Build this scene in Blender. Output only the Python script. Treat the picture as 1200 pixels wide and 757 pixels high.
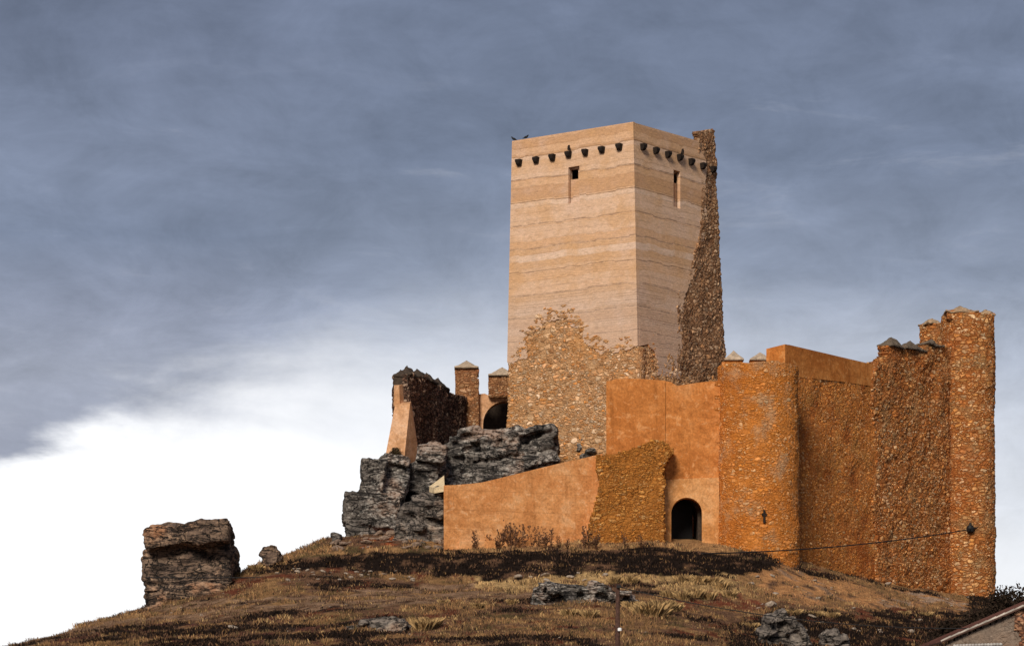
import bpy, bmesh, math, random
import numpy as np
from mathutils import Vector, Matrix
from mathutils.geometry import tessellate_polygon
for _o in list(bpy.data.objects): bpy.data.objects.remove(_o)
SC = bpy.context.scene
COL = SC.collection
R = math.radians
# ------------------------------------------------------------------ camera
F = 3525.0; EYE = 1.6                      # focal length in photo pixels, eye height
cd = bpy.data.cameras.new('camera'); cam = bpy.data.objects.new('camera', cd); COL.objects.link(cam)
cam.location = (0, 0, EYE); cam.rotation_euler = (R(90), 0, 0)
cd.sensor_width = 36; cd.lens = 36*F/1200; cd.shift_y = (900-378.5)/1200
cd.clip_start = .5; cd.clip_end = 20000
SC.camera = cam
# ------------------------------------------------------------------ exposure
SC.view_settings.view_transform = 'Standard'
try: SC.view_settings.look = 'None'
except Exception: pass
SC.view_settings.exposure = 1.42; SC.view_settings.gamma = 1.0
# ------------------------------------------------------------------ node helpers
def N(nt, t, ins=None, **kw):
    n = nt.nodes.new(t)
    for k, v in kw.items(): setattr(n, k, v)
    for k, v in (ins or {}).items():
        if isinstance(v, bpy.types.NodeSocket): nt.links.new(v, n.inputs[k])
        else: n.inputs[k].default_value = v
    return n
def math_(nt, op, a, b=0.0, c=0.0, clamp=False):
    return N(nt, 'ShaderNodeMath', {0: a, 1: b, 2: c}, operation=op, use_clamp=clamp).outputs[0]
def mix(nt, f, a, b, blend='MIX'):
    fix = lambda c: c if isinstance(c, bpy.types.NodeSocket) else (*c, 1)
    return N(nt, 'ShaderNodeMix', {0: f, 6: fix(a), 7: fix(b)}, data_type='RGBA', blend_type=blend, clamp_factor=True).outputs[2]
def mapr(nt, v, a, b, c=0.0, d=1.0, interp='SMOOTHSTEP'):
    return N(nt, 'ShaderNodeMapRange', {0: v, 1: a, 2: b, 3: c, 4: d}, interpolation_type=interp, clamp=True).outputs[0] if interp == 'LINEAR' else \
        N(nt, 'ShaderNodeMapRange', {0: v, 1: a, 2: b, 3: c, 4: d}, interpolation_type=interp).outputs[0]
def ramp(nt, v, stops, interp='LINEAR'):
    n = N(nt, 'ShaderNodeValToRGB', {0: v}); cr = n.color_ramp; cr.interpolation = interp
    while len(cr.elements) < len(stops): cr.elements.new(.5)
    for e, (p, c) in zip(cr.elements, stops):
        e.position = p; e.color = (*c, 1) if hasattr(c, '__len__') else (c, c, c, 1)
    return n.outputs[0]
def noise(nt, vec, scale, detail=4, rough=.55, dist=0.0):
    return N(nt, 'ShaderNodeTexNoise', {'Vector': vec, 'Scale': scale, 'Detail': detail, 'Roughness': rough, 'Distortion': dist}).outputs[0]
def mapping(nt, vec, scale=(1, 1, 1), loc=(0, 0, 0), rot=(0, 0, 0)):
    return N(nt, 'ShaderNodeMapping', {'Vector': vec, 'Scale': scale, 'Location': loc, 'Rotation': rot}).outputs[0]
# ------------------------------------------------------------------ sky
SUN_AZ, SUN_EL = R(17), R(33)              # to the left of straight behind the camera, and up
W = bpy.data.worlds.new('World'); SC.world = W; W.use_nodes = True
nt = W.node_tree; nt.nodes.clear()
tc = N(nt, 'ShaderNodeTexCoord').outputs['Generated']
sep = N(nt, 'ShaderNodeSeparateXYZ', {0: tc}); u, v = sep.outputs[0], sep.outputs[2]
u01 = math_(nt, 'MULTIPLY_ADD', u, 2.5, .5, clamp=True)          # -.2 ... .2 -> 0 ... 1
st = mapping(nt, tc, (1, .3, 3.2), rot=(0, R(-4), 0))
n1 = noise(nt, st, 9, 6, .55, .35)
n2 = noise(nt, mapping(nt, tc, (1, 1, 2.0), (3, 1, 2)), 26, 6, .6, .3)
n3 = noise(nt, mapping(nt, tc, (1, .3, 4.5), (7, 2, 5), (0, R(-8), 0)), 22, 5, .6, .6)
U = lambda px: (px-600)/F*2.5+.5
V = lambda py: (900-py)/F
edge = ramp(nt, u01, [(U(-60), V(590)), (U(22), V(552)), (U(62), V(516)), (U(115), V(488)), (U(250), V(456)), (U(360), V(436)), (U(480), V(436)), (U(620), V(450)), (U(900), V(560)), (U(1200), V(650))])
soft = ramp(nt, u01, [(0, .006), (U(100), .008), (U(330), .024), (U(480), .055), (U(700), .085), (1, .095)])
warp = math_(nt, 'MULTIPLY_ADD', n1, .055, -.0275)
warp = math_(nt, 'ADD', warp, math_(nt, 'MULTIPLY_ADD', n2, .022, -.011))
t = math_(nt, 'DIVIDE', math_(nt, 'ADD', math_(nt, 'SUBTRACT', edge, v), warp), soft)
white = mapr(nt, t, -.9, 1.0)
vr = mapr(nt, v, .05, .30, 0, 1, 'LINEAR'); VR = lambda py: (V(py)-.05)/.25
bR = ramp(nt, vr, [(0, (.60, .63, .70)), (VR(600), (.55, .585, .67)), (VR(450), (.42, .455, .545)), (VR(340), (.25, .285, .375)), (VR(200), (.168, .200, .284)), (1, (.125, .149, .218))])
bL = ramp(nt, vr, [(0, (.30, .32, .40)), (VR(540), (.27, .285, .36)), (VR(440), (.31, .33, .41)), (VR(370), (.26, .285, .375)), (VR(290), (.178, .21, .295)), (VR(220), (.195, .228, .318)), (VR(80), (.148, .174, .25)), (1, (.125, .149, .218))])
base = mix(nt, mapr(nt, u, (230-600)/F, (520-600)/F), bL, bR)
n4 = noise(nt, mapping(nt, tc, (1, .3, 2.1), (1, 4, 9), (0, R(-7), 0)), 11, 7, .58, .55)
n5 = noise(nt, mapping(nt, tc, (1, .3, 1.5), (4, 4, 1), (0, R(-14), 0)), 30, 8, .68, .5)
mot = math_(nt, 'ADD', math_(nt, 'MULTIPLY', n4, .42), math_(nt, 'ADD', math_(nt, 'MULTIPLY', n5, .38), math_(nt, 'MULTIPLY', n3, .2)))
shade = mapr(nt, mot, .36, .64, .74, 1.27, 'LINEAR')
cl = mix(nt, 1.0, base, N(nt, 'ShaderNodeCombineColor', {0: shade, 1: shade, 2: shade}).outputs[0], 'MULTIPLY')
wisp = math_(nt, 'MULTIPLY', mapr(nt, n3, .55, .80, 0, .20), mapr(nt, v, .235, .205))
cl = mix(nt, wisp, cl, (.50, .50, .54))
cl = mix(nt, white, cl, (1.06, 1.06, 1.08))
sky = N(nt, 'ShaderNodeTexSky', sky_type='NISHITA', sun_disc=False, sun_elevation=SUN_EL, sun_rotation=math.pi+SUN_AZ)
b1 = N(nt, 'ShaderNodeBackground', {0: sky.outputs[0], 1: .05}).outputs[0]
b2 = N(nt, 'ShaderNodeBackground', {0: cl, 1: .388}).outputs[0]
ms = N(nt, 'ShaderNodeMixShader', {0: .94, 1: b1, 2: b2}).outputs[0]
N(nt, 'ShaderNodeOutputWorld', {0: ms})
# ------------------------------------------------------------------ sun
sl = bpy.data.lights.new('sun', 'SUN'); sl.energy = 1.5; sl.angle = R(18); sl.color = (1.0, .93, .82)
so = bpy.data.objects.new('sun', sl); COL.objects.link(so)
sdir = Vector((-math.sin(SUN_AZ)*math.cos(SUN_EL), -math.cos(SUN_AZ)*math.cos(SUN_EL), math.sin(SUN_EL)))
so.rotation_euler = sdir.to_track_quat('Z', 'Y').to_euler(); so.location = (-60, -60, 90)
# ------------------------------------------------------------------ numpy noise
def _h(i, j, k, s):
    n = (i.astype(np.int64)*374761393 + j.astype(np.int64)*668265263 + k.astype(np.int64)*2147483647 + s*974634541) & 0xffffffff
    n = ((n ^ (n >> 13))*1274126177) & 0xffffffff
    n = ((n ^ (n >> 15))*2246822519) & 0xffffffff
    return ((n ^ (n >> 16)) & 0xffff)/65535.0
def vnoise(p, s=0):
    p = np.asarray(p, float); i = np.floor(p); f = p-i; f = f*f*(3-2*f); i = i.astype(np.int64)
    x, y, z = i[:, 0], i[:, 1], i[:, 2]; r = 0
    for a in (0, 1):
        for b in (0, 1):
            for c in (0, 1):
                w = (f[:, 0] if a else 1-f[:, 0])*(f[:, 1] if b else 1-f[:, 1])*(f[:, 2] if c else 1-f[:, 2])
                r = r+w*_h(x+a, y+b, z+c, s)
    return r*2-1
def fbm(p, o=4, s=0):
    r = 0; a = .5
    for k in range(o): r = r+a*vnoise(np.asarray(p)*(2**k)+k*17.3, s+k); a *= .5
    return r
def inpoly(x, y, poly):
    c = np.zeros(np.shape(x), bool); n = len(poly)
    for i in range(n):
        x0, y0 = poly[i]; x1, y1 = poly[(i+1) % n]
        if y0 == y1: continue
        k = ((y0 > y) != (y1 > y)) & (x < (x1-x0)*(y-y0)/(y1-y0)+x0)
        c ^= k
    return c
# ------------------------------------------------------------------ survey: a photo sight line at a measured distance is a point of the place
def P(px, py, Y): return Vector(((px-600)/F*Y, Y, EYE+(900-py)/F*Y))
def on_plane(px, py, p0, n):
    d = Vector(((px-600)/F, 1, (900-py)/F)); o = Vector((0, 0, EYE))
    return o+d*((p0-o).dot(n)/d.dot(n))
def proj(p): return 600+F*p[:, 0]/p[:, 1], 900-F*(p[:, 2]-EYE)/p[:, 1]
# ------------------------------------------------------------------ object helpers
def tag(o, label=None, cat=None, group=None, kind=None):
    for k, v in (('label', label), ('category', cat), ('group', group), ('kind', kind)):
        if v: o[k] = v
    return o
def empty(name, loc, label, cat, group=None):
    o = bpy.data.objects.new(name, None); COL.objects.link(o); o.location = loc; o.empty_display_size = .3
    return tag(o, label, cat, group)
def link(name, me, mats, parent=None, smooth=True):
    for m in (mats if isinstance(mats, (list, tuple)) else [mats]): me.materials.append(m)
    if smooth: me.polygons.foreach_set('use_smooth', [True]*len(me.polygons))
    o = bpy.data.objects.new(name, me); COL.objects.link(o)
    if parent is not None:
        o.parent = parent
        loc = Vector(parent.location); q = parent.parent
        while q is not None: loc += Vector(q.location); q = q.parent
        me.transform(Matrix.Translation(-loc))
    return o
def mesh(name, vs, fs, recalc=False):
    me = bpy.data.meshes.new(name)
    me.from_pydata(vs.tolist() if hasattr(vs, 'tolist') else [tuple(v) for v in vs], [], fs.tolist() if hasattr(fs, 'tolist') else fs)
    if recalc:
        bm = bmesh.new(); bm.from_mesh(me); bmesh.ops.recalc_face_normals(bm, faces=bm.faces); bm.to_mesh(me); bm.free()
    me.update(); return me
class MB:                                   # gathers solids into one mesh
    def __init__(s): s.v = []; s.f = []
    def add(s, vs, fs):
        k = len(s.v); s.v += [tuple(v) for v in vs]; s.f += [tuple(i+k for i in f) for f in fs]; return s
    def box(s, c, size, rz=0, tilt=None):
        m = Matrix.Rotation(rz, 3, 'Z')
        if tilt: m = m @ Matrix.Rotation(tilt[1], 3, tilt[0])
        vs = [Vector(c)+m @ Vector((x*size[0]/2, y*size[1]/2, z*size[2]/2)) for x in (-1, 1) for y in (-1, 1) for z in (-1, 1)]
        return s.add(vs, [(0, 1, 3, 2), (4, 6, 7, 5), (0, 4, 5, 1), (2, 3, 7, 6), (0, 2, 6, 4), (1, 5, 7, 3)])
    def tube(s, pts, r, n=7):
        pts = [Vector(p) for p in pts]; rs = r if hasattr(r, '__len__') else [r]*len(pts); vs = []
        for i, p in enumerate(pts):
            d = (pts[min(i+1, len(pts)-1)]-pts[max(i-1, 0)]).normalized()
            a = d.cross(Vector((0, 0, 1)) if abs(d.z) < .9 else Vector((1, 0, 0))).normalized(); b = d.cross(a)
            vs += [p+(a*math.cos(2*math.pi*k/n)+b*math.sin(2*math.pi*k/n))*rs[i] for k in range(n)]
        fs = [(i*n+k, i*n+(k+1) % n, (i+1)*n+(k+1) % n, (i+1)*n+k) for i in range(len(pts)-1) for k in range(n)]
        fs += [tuple(range(n)), tuple(range((len(pts)-1)*n, len(pts)*n))]
        return s.add(vs, fs)
    def build(s, name, mats, parent=None, smooth=False): return link(name, mesh(name, s.v, s.f, True), mats, parent, smooth)
def plate(name, loops, p0, n, inward, mat, parent, off=0.0):
    """A wall panel: outlines (first the outer one, then holes) on the plane p0/n, given a real thickness."""
    n = Vector(n).normalized(); L3 = [[on_plane(x, y, p0, n)+n*off for x, y in lp] for lp in loops]
    a = Vector((-n.y, n.x, 0)).normalized()
    L2 = [[Vector((q.dot(a), q.z, 0)) for q in lp] for lp in L3]
    tris = tessellate_polygon(L2); pts = [q for lp in L3 for q in lp]; k = len(pts)
    vs = pts+[q+Vector(inward) for q in pts]
    fs = [tuple(t_) for t_ in tris]+[tuple(i+k for i in reversed(t_)) for t_ in tris]
    o = 0
    for lp in L3:
        m = len(lp); fs += [(o+i, o+(i+1) % m, o+(i+1) % m+k, o+i+k) for i in range(m)]; o += m
    return link(name, mesh(name, vs, fs, True), mat, parent, False)
def ragged(pts, amp=1.3, step=1.6, seed=0):
    """Broken edge: an outline walked in short steps, each nudged aside."""
    r_ = random.Random(seed); out = []
    for (x0, y0), (x1, y1) in zip(pts, pts[1:]):
        n_ = max(1, int(math.hypot(x1-x0, y1-y0)/step))
        for i in range(n_):
            k = i/n_; j = amp if (out and 0 < k) else 0; out.append((x0+(x1-x0)*k+r_.uniform(-j, j), y0+(y1-y0)*k+r_.uniform(-j, j)))
    return out+[pts[-1]]
def masonry(name, left, right, z0, z1, mask, inward, mat, parent, res=.11, lump=.05, seed=0, jit=1.2):
    """A rubble wall built as a fine grid between two plan lines; mask is its outline in survey pixels, roughened."""
    nz = max(2, int((z1-z0)/res)); zs = np.linspace(z0, z1, nz+1)
    Lp = np.array([left(z) for z in zs]); Rp = np.array([right(z) for z in zs])
    nu = max(2, int(np.linalg.norm(Rp[0]-Lp[0])/res)); us = np.linspace(0, 1, nu+1)
    xy = Lp[:, None]*(1-us[None, :, None])+Rp[:, None]*us[None, :, None]
    g = np.concatenate([xy, np.broadcast_to(zs[:, None, None], (nz+1, nu+1, 1))], 2)
    inw = np.array(inward, float); nn = -inw/np.linalg.norm(inw)
    flat = g.reshape(-1, 3); d = fbm(flat*.7, 4, seed)*lump*2
    front = flat+nn*d[:, None]; back = flat+inw
    cen = (g[:-1, :-1]+g[1:, 1:]+g[:-1, 1:]+g[1:, :-1]).reshape(-1, 3)/4
    px, py = proj(cen)
    px = px+fbm(cen*2.2, 3, seed+5)*jit*2.5; py = py+fbm(cen*2.2, 3, seed+9)*jit*2.5
    M = (inpoly(px, py, mask) if mask else np.ones(len(px), bool)).reshape(nz, nu)
    idx = np.arange((nz+1)*(nu+1)).reshape(nz+1, nu+1); K = len(flat)
    q = np.stack([idx[:-1, :-1], idx[:-1, 1:], idx[1:, 1:], idx[1:, :-1]], -1)
    ux = xy[0, -1]-xy[0, 0]
    flip = (np.array([ux[1], -ux[0]])@nn[:2]) < 0
    fq = q[M]; fs = [fq[:, ::-1] if flip else fq, (fq if flip else fq[:, ::-1])+K]
    Mp = np.pad(M, 1)
    for di, dj, (a, b) in ((-1, 0, (0, 1)), (0, 1, (1, 2)), (1, 0, (2, 3)), (0, -1, (3, 0))):
        e = M & ~Mp[1+di:1+di+nz, 1+dj:1+dj+nu]; s_ = q[e]
        if len(s_): 
            r = np.stack([s_[:, a], s_[:, a]+K, s_[:, b]+K, s_[:, b]], -1); fs.append(r[:, ::-1] if flip else r)
    fs = np.concatenate(fs); vs = np.concatenate([front, back]); use, inv = np.unique(fs, return_inverse=True)
    return link(name, mesh(name, vs[use], inv.reshape(-1, 4)), mat, parent, True)
def drum(name, c, r0, r1, z0, z1, mat, parent, res=.11, lump=.06, seed=0, ragged=.15):
    """A round rubble tower, solid, with a worn top."""
    nz = int((z1-z0)/res); na = int(2*math.pi*r0/res); th = np.arange(na)/na*2*math.pi
    top = z1+fbm(np.stack([np.cos(th)*2.5, np.sin(th)*2.5, th*0], 1), 3, seed)*ragged*2
    tt = np.linspace(0, 1, nz+1); ZZ = z0+(top[None]-z0)*tt[:, None]; RR = (r0+(r1-r0)*tt)[:, None]*np.ones(na)
    ring = np.stack([RR*np.cos(th), RR*np.sin(th), ZZ], -1)
    caps = [np.stack([RR[-1]*k*np.cos(th), RR[-1]*k*np.sin(th), top+(1-k)*.15], -1) for k in (.85, .6, .3)]
    allr = np.concatenate([ring, np.stack(caps)], 0); v_ = allr.reshape(-1, 3)
    d = fbm(v_*.8, 4, seed+3)*lump*2; rad = v_.copy(); rad[:, 2] = 0; rad /= (np.linalg.norm(rad, axis=1)[:, None]+1e-6)
    v_ = v_+rad*d[:, None]; v_[:, 0] += c[0]; v_[:, 1] += c[1]
    m = len(allr); fs = []
    i = np.arange(m-1)[:, None]; j = np.arange(na)[None]
    f = np.stack([i*na+j, i*na+(j+1) % na, (i+1)*na+(j+1) % na, (i+1)*na+j], -1).reshape(-1, 4).tolist()
    f.append(tuple(range((m-1)*na, m*na)))
    return link(name, mesh(name, v_, f), mat, parent, True)
def cap_mesh(w, d, h, n=22, seed=0, rough=.05, roundness=.35):
    """Weathered pyramid coping of a merlon, base w by d at z 0, with a little overhang."""
    g = np.linspace(-1, 1, n+1); X, Y = np.meshgrid(g, g); m = np.maximum(abs(X), abs(Y)); rr = np.sqrt(X*X+Y*Y)
    t_ = np.clip(1-(m*(1-roundness)+np.minimum(rr, 1)*roundness), 0, 1)
    v_ = np.stack([X*w/2, Y*d/2, t_*h], -1).reshape(-1, 3)
    v_ = v_+np.stack([fbm(v_*2.1+seed*7.1, 3, seed+k) for k in range(3)], 1)*rough*2
    idx = np.arange((n+1)**2).reshape(n+1, n+1); f = np.stack([idx[:-1, :-1], idx[:-1, 1:], idx[1:, 1:], idx[1:, :-1]], -1).reshape(-1, 4).tolist()
    b = list(idx[0, :])+list(idx[1:, -1])+list(idx[-1, :-1][::-1])+list(idx[1:-1, 0][::-1])
    k = len(v_); low = v_[b].copy(); low[:, 2] -= .12
    v_ = np.concatenate([v_, low]); nb = len(b)
    f += [(b[i], k+i, k+(i+1) % nb, b[(i+1) % nb]) for i in range(nb)]+[tuple(k+i for i in reversed(range(nb)))]
    return v_, [tuple(int(i) for i in q) for q in f]
def cap(name, loc, w, d, h, rz, mat, parent, seed=0, rough=.05, roundness=.35):
    v_, f = cap_mesh(w, d, h, seed=seed, rough=rough, roundness=roundness); c, s = math.cos(rz), math.sin(rz)
    v_ = np.stack([v_[:, 0]*c-v_[:, 1]*s, v_[:, 0]*s+v_[:, 1]*c, v_[:, 2]], 1)+np.array(loc)
    return link(name, mesh(name, v_, f), mat, parent, True)
# ------------------------------------------------------------------ materials
def newmat(name):
    m = bpy.data.materials.new(name); m.use_nodes = True; m.node_tree.nodes.clear(); return m, m.node_tree
def finish(nt, col, rough=.9, bump=None, bstr=.5, bdist=.1, disp=None, spec=.2):
    ins = {'Base Color': col if isinstance(col, bpy.types.NodeSocket) else (*col, 1), 'Roughness': rough, 'Specular IOR Level': spec}
    if bump is not None: ins['Normal'] = N(nt, 'ShaderNodeBump', {'Height': bump, 'Strength': bstr, 'Distance': bdist}).outputs[0]
    b = N(nt, 'ShaderNodeBsdfPrincipled', ins); o = N(nt, 'ShaderNodeOutputMaterial', {0: b.outputs[0]})
    if disp is not None: nt.links.new(disp, o.inputs[2])
def OC(nt): return N(nt, 'ShaderNodeTexCoord').outputs['Object']
def rubble(name, sx, sz, stones, mortar, fill=.0, stain=(.1, .05, .03), stain_amt=.5, depth=.10, joint=(.02, .19), seed=0, grey=None, con=(.40, 1.45)):
    m, nt = newmat(name); co = mapping(nt, OC(nt), loc=(seed*3.1, seed*1.7, seed*2.3))
    dn = N(nt, 'ShaderNodeTexNoise', {'Vector': co, 'Scale': 2.0, 'Detail': 5, 'Roughness': .6}).outputs['Color']
    dv = N(nt, 'ShaderNodeVectorMath', {0: dn, 1: (.5, .5, .5)}, operation='SUBTRACT').outputs[0]
    dv = N(nt, 'ShaderNodeVectorMath', {0: dv, 1: (.55, .55, .30)}, operation='MULTIPLY').outputs[0]
    co2 = N(nt, 'ShaderNodeVectorMath', {0: co, 1: dv}, operation='ADD').outputs[0]
    fine = noise(nt, co, 9, 5, .65); big = noise(nt, co, .35, 5, .6); mid = noise(nt, mapping(nt, co, (1, 1, .8), (4, 4, 4)), 1.3, 5, .6)
    sel = mapr(nt, noise(nt, mapping(nt, co, loc=(2, 8, 6)), .9, 3, .6), .49, .51)
    vs_ = []
    for kk in (1.0, 1.75):
        vm = mapping(nt, co2, (sx*kk, sx*kk, sz*kk*.95), (kk*3, kk, kk*2))
        a1 = N(nt, 'ShaderNodeTexVoronoi', {'Vector': vm, 'Scale': 1, 'Randomness': .9})
        a2 = N(nt, 'ShaderNodeTexVoronoi', {'Vector': vm, 'Scale': 1, 'Randomness': .9}, feature='DISTANCE_TO_EDGE')
        vs_.append((a1.outputs['Color'], a2.outputs['Distance'], a1.outputs['Distance']))
    rc = mix(nt, sel, vs_[0][0], vs_[1][0])
    lerp = lambda q: math_(nt, 'ADD', vs_[0][q], math_(nt, 'MULTIPLY', sel, math_(nt, 'SUBTRACT', vs_[1][q], vs_[0][q])))
    ed, f1 = lerp(1), lerp(2)
    sep = N(nt, 'ShaderNodeSeparateColor', {0: rc}); r1, r2 = sep.outputs[0], sep.outputs[1]
    k = len(stones); col = ramp(nt, r1, [(i/(k-1), c) for i, c in enumerate(stones)])
    lum = mapr(nt, math_(nt, 'ADD', math_(nt, 'MULTIPLY', r2, .45), math_(nt, 'MULTIPLY', fine, .9)), .35, 1.0, con[0], con[1], 'LINEAR')
    col = mix(nt, 1, col, N(nt, 'ShaderNodeCombineColor', {0: lum, 1: lum, 2: lum}).outputs[0], 'MULTIPLY')
    e = math_(nt, 'ADD', ed, math_(nt, 'ADD', math_(nt, 'MULTIPLY_ADD', fine, .16, -.08), math_(nt, 'MULTIPLY_ADD', mid, .24, -.12)))
    mk = mapr(nt, e, joint[0], joint[1])                     # 1 on stone, 0 in the joint
    fl = mapr(nt, mid, .5-.25*fill+.12, .5-.25*fill+.30) if fill > 0 else None
    mo = mix(nt, 1, mortar, ramp(nt, fine, [(.3, .6), (.75, 1.3)]), 'MULTIPLY')
    if fl is not None: mk = math_(nt, 'MULTIPLY', mk, math_(nt, 'SUBTRACT', 1.0, math_(nt, 'MULTIPLY', fl, .8)))
    col = mix(nt, mk, mo, col)
    col = mix(nt, math_(nt, 'MULTIPLY', mapr(nt, big, .48, .68), stain_amt), col, stain)
    if grey: col = mix(nt, mapr(nt, noise(nt, mapping(nt, co, loc=(9, 3, 1)), .6, 5, .65), .5, .68, 0, grey[1]), col, grey[0])
    h = math_(nt, 'ADD', math_(nt, 'MULTIPLY', mk, .65), math_(nt, 'MULTIPLY', fine, .35))
    h = math_(nt, 'ADD', h, math_(nt, 'MULTIPLY', r2, .45))
    h = math_(nt, 'SUBTRACT', h, math_(nt, 'MULTIPLY', f1, .35))
    ds = N(nt, 'ShaderNodeDisplacement', {'Height': h, 'Midlevel': .45, 'Scale': depth}).outputs[0]
    m.displacement_method = 'BOTH'
    finish(nt, col, .95, disp=ds, spec=.1); return m
def cladding(name, tint=(1, 1, 1)):
    m, nt = newmat(name); co = OC(nt)
    sp = N(nt, 'ShaderNodeSeparateXYZ', {0: co}); z = sp.outputs[2]
    low = noise(nt, co, .22, 3, .5); step = mapr(nt, noise(nt, mapping(nt, co, (1, 1, .5)), .42, 1, .4), .50, .53)
    z2 = math_(nt, 'ADD', z, math_(nt, 'ADD', math_(nt, 'MULTIPLY', low, .15), math_(nt, 'MULTIPLY', step, .09)))
    zf = N(nt, 'ShaderNodeVectorMath', {0: mapping(nt, co, (.06, .06, .0)), 1: N(nt, 'ShaderNodeCombineXYZ', {2: z2}).outputs[0]}, operation='ADD').outputs[0]
    def lifts(size, sd):
        q = math_(nt, 'DIVIDE', z2, size); fl_ = math_(nt, 'FLOOR', q)
        w1 = N(nt, 'ShaderNodeTexWhiteNoise', {'W': math_(nt, 'ADD', fl_, sd)}, noise_dimensions='1D').outputs[0]
        return w1, math_(nt, 'MULTIPLY', math_(nt, 'SUBTRACT', q, fl_), size)
    w1, d1 = lifts(1.62, 3.0); w2, d2 = lifts(.47, 11.0); w3, d3 = lifts(.157, 29.0)
    grain = noise(nt, mapping(nt, co, (1.3, 1.3, 4.5)), 2.2, 7, .7)
    blot = noise(nt, co, .5, 6, .62, .3); b2 = noise(nt, mapping(nt, co, (1, 1, 1.6), (8, 2, 4)), 1.4, 6, .65); sp2 = noise(nt, co, 14, 3, .6)
    col = ramp(nt, math_(nt, 'ADD', math_(nt, 'MULTIPLY', w1, .6), math_(nt, 'MULTIPLY', w2, .4)), [(.12, (.50, .285, .155)), (.35, (.60, .365, .215)), (.55, (.62, .415, .285)), (.75, (.55, .33, .185)), (.92, (.66, .475, .355))])
    col = mix(nt, mapr(nt, blot, .46, .68, 0, .55), col, (.53, .295, .135))
    col = mix(nt, mapr(nt, blot, .48, .28, 0, .4), col, (.58, .40, .31))
    col = mix(nt, mapr(nt, b2, .55, .72, 0, .5), col, (.41, .235, .135))
    lg = mapr(nt, noise(nt, mapping(nt, co, (.25, .25, .8), (1, 6, 3)), .8, 4, .6), .36, .62)
    s1 = math_(nt, 'MULTIPLY', mapr(nt, d1, .10, .03), mapr(nt, b2, .30, .62, .15, .95))
    s2 = math_(nt, 'MULTIPLY', mapr(nt, d2, .05, .02), math_(nt, 'MULTIPLY', lg, .38))
    zlow = mapr(nt, z2, 21, 16.5, .12, .8)
    s3 = math_(nt, 'MULTIPLY', mapr(nt, d3, .07, .02), math_(nt, 'MULTIPLY', math_(nt, 'MULTIPLY', lg, w3), zlow))
    seam = math_(nt, 'MAXIMUM', s1, math_(nt, 'MAXIMUM', s2, s3))
    col = mix(nt, math_(nt, 'MULTIPLY', seam, .75), col, (.25, .15, .095))
    col = mix(nt, mapr(nt, z2, 19, 15.5, 0, .45), col, (.46, .345, .28))
    g = mapr(nt, math_(nt, 'ADD', math_(nt, 'MULTIPLY', grain, .65), math_(nt, 'MULTIPLY', sp2, .35)), .3, .7, .66, 1.28, 'LINEAR')
    col = mix(nt, 1, col, N(nt, 'ShaderNodeCombineColor', {0: g, 1: g, 2: g}).outputs[0], 'MULTIPLY')
    col = mix(nt, 1, col, tint, 'MULTIPLY')
    h = math_(nt, 'SUBTRACT', math_(nt, 'ADD', math_(nt, 'MULTIPLY', grain, .5), math_(nt, 'MULTIPLY', w2, .3)), math_(nt, 'MULTIPLY', seam, .6))
    finish(nt, col, .9, bump=h, bstr=.6, bdist=.06, spec=.15); return m
def plaster(name, c, dark, pale, rows=True):
    m, nt = newmat(name); co = OC(nt)
    a = noise(nt, co, .45, 6, .62, .4); b = noise(nt, mapping(nt, co, (1.2, 1.2, .25), (5, 5, 5)), 1.1, 5, .6); c3 = noise(nt, co, 7, 5, .65)
    a3 = noise(nt, mapping(nt, co, (1, 1, 1.3), (3, 9, 2)), 1.7, 7, .68, .5)
    col = mix(nt, mapr(nt, a, .42, .62, 0, .9), c, dark)
    col = mix(nt, mapr(nt, a, .46, .30, 0, .6), col, pale)
    col = mix(nt, mapr(nt, b, .52, .70, 0, .45), col, dark)
    sk = noise(nt, mapping(nt, co, (2.6, 2.6, .16), (7, 3, 1)), 1.0, 5, .62, .2)
    col = mix(nt, math_(nt, 'MULTIPLY', mapr(nt, sk, .52, .70, 0, .75), mapr(nt, a, .35, .6)), col, [k*.62 for k in dark])
    hb = noise(nt, mapping(nt, co, (.12, .12, 1.1), (2, 3, 8)), 1.0, 4, .6)
    col = mix(nt, mapr(nt, hb, .50, .68, 0, .5), col, [k*.8 for k in dark])
    col = mix(nt, mapr(nt, a3, .50, .66, 0, .55), col, [k*.70 for k in dark])
    col = mix(nt, mapr(nt, a3, .47, .33, 0, .6), col, [min(1, k*1.12) for k in pale])
    if rows:
        sp = N(nt, 'ShaderNodeSeparateXYZ', {0: co}); d = math_(nt, 'MODULO', math_(nt, 'ADD', sp.outputs[2], math_(nt, 'MULTIPLY', a, .12)), 1.25)
        col = mix(nt, mapr(nt, d, .05, .02, 0, .35), col, [k*.45 for k in dark])
    cr_ = mapr(nt, math_(nt, 'ABSOLUTE', math_(nt, 'SUBTRACT', noise(nt, mapping(nt, co, (1, 1, .7), (11, 3, 6)), .55, 6, .6, .8), .5)), .0045, .0012)
    col = mix(nt, math_(nt, 'MULTIPLY', cr_, mapr(nt, a3, .42, .55, .0, .55)), col, [k*.35 for k in dark])
    g = mapr(nt, c3, .3, .7, .74, 1.22, 'LINEAR')
    col = mix(nt, 1, col, N(nt, 'ShaderNodeCombineColor', {0: g, 1: g, 2: g}).outputs[0], 'MULTIPLY')
    finish(nt, col, .92, bump=math_(nt, 'ADD', math_(nt, 'MULTIPLY', c3, .4), a), bstr=.45, bdist=.08, spec=.12); return m
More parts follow.
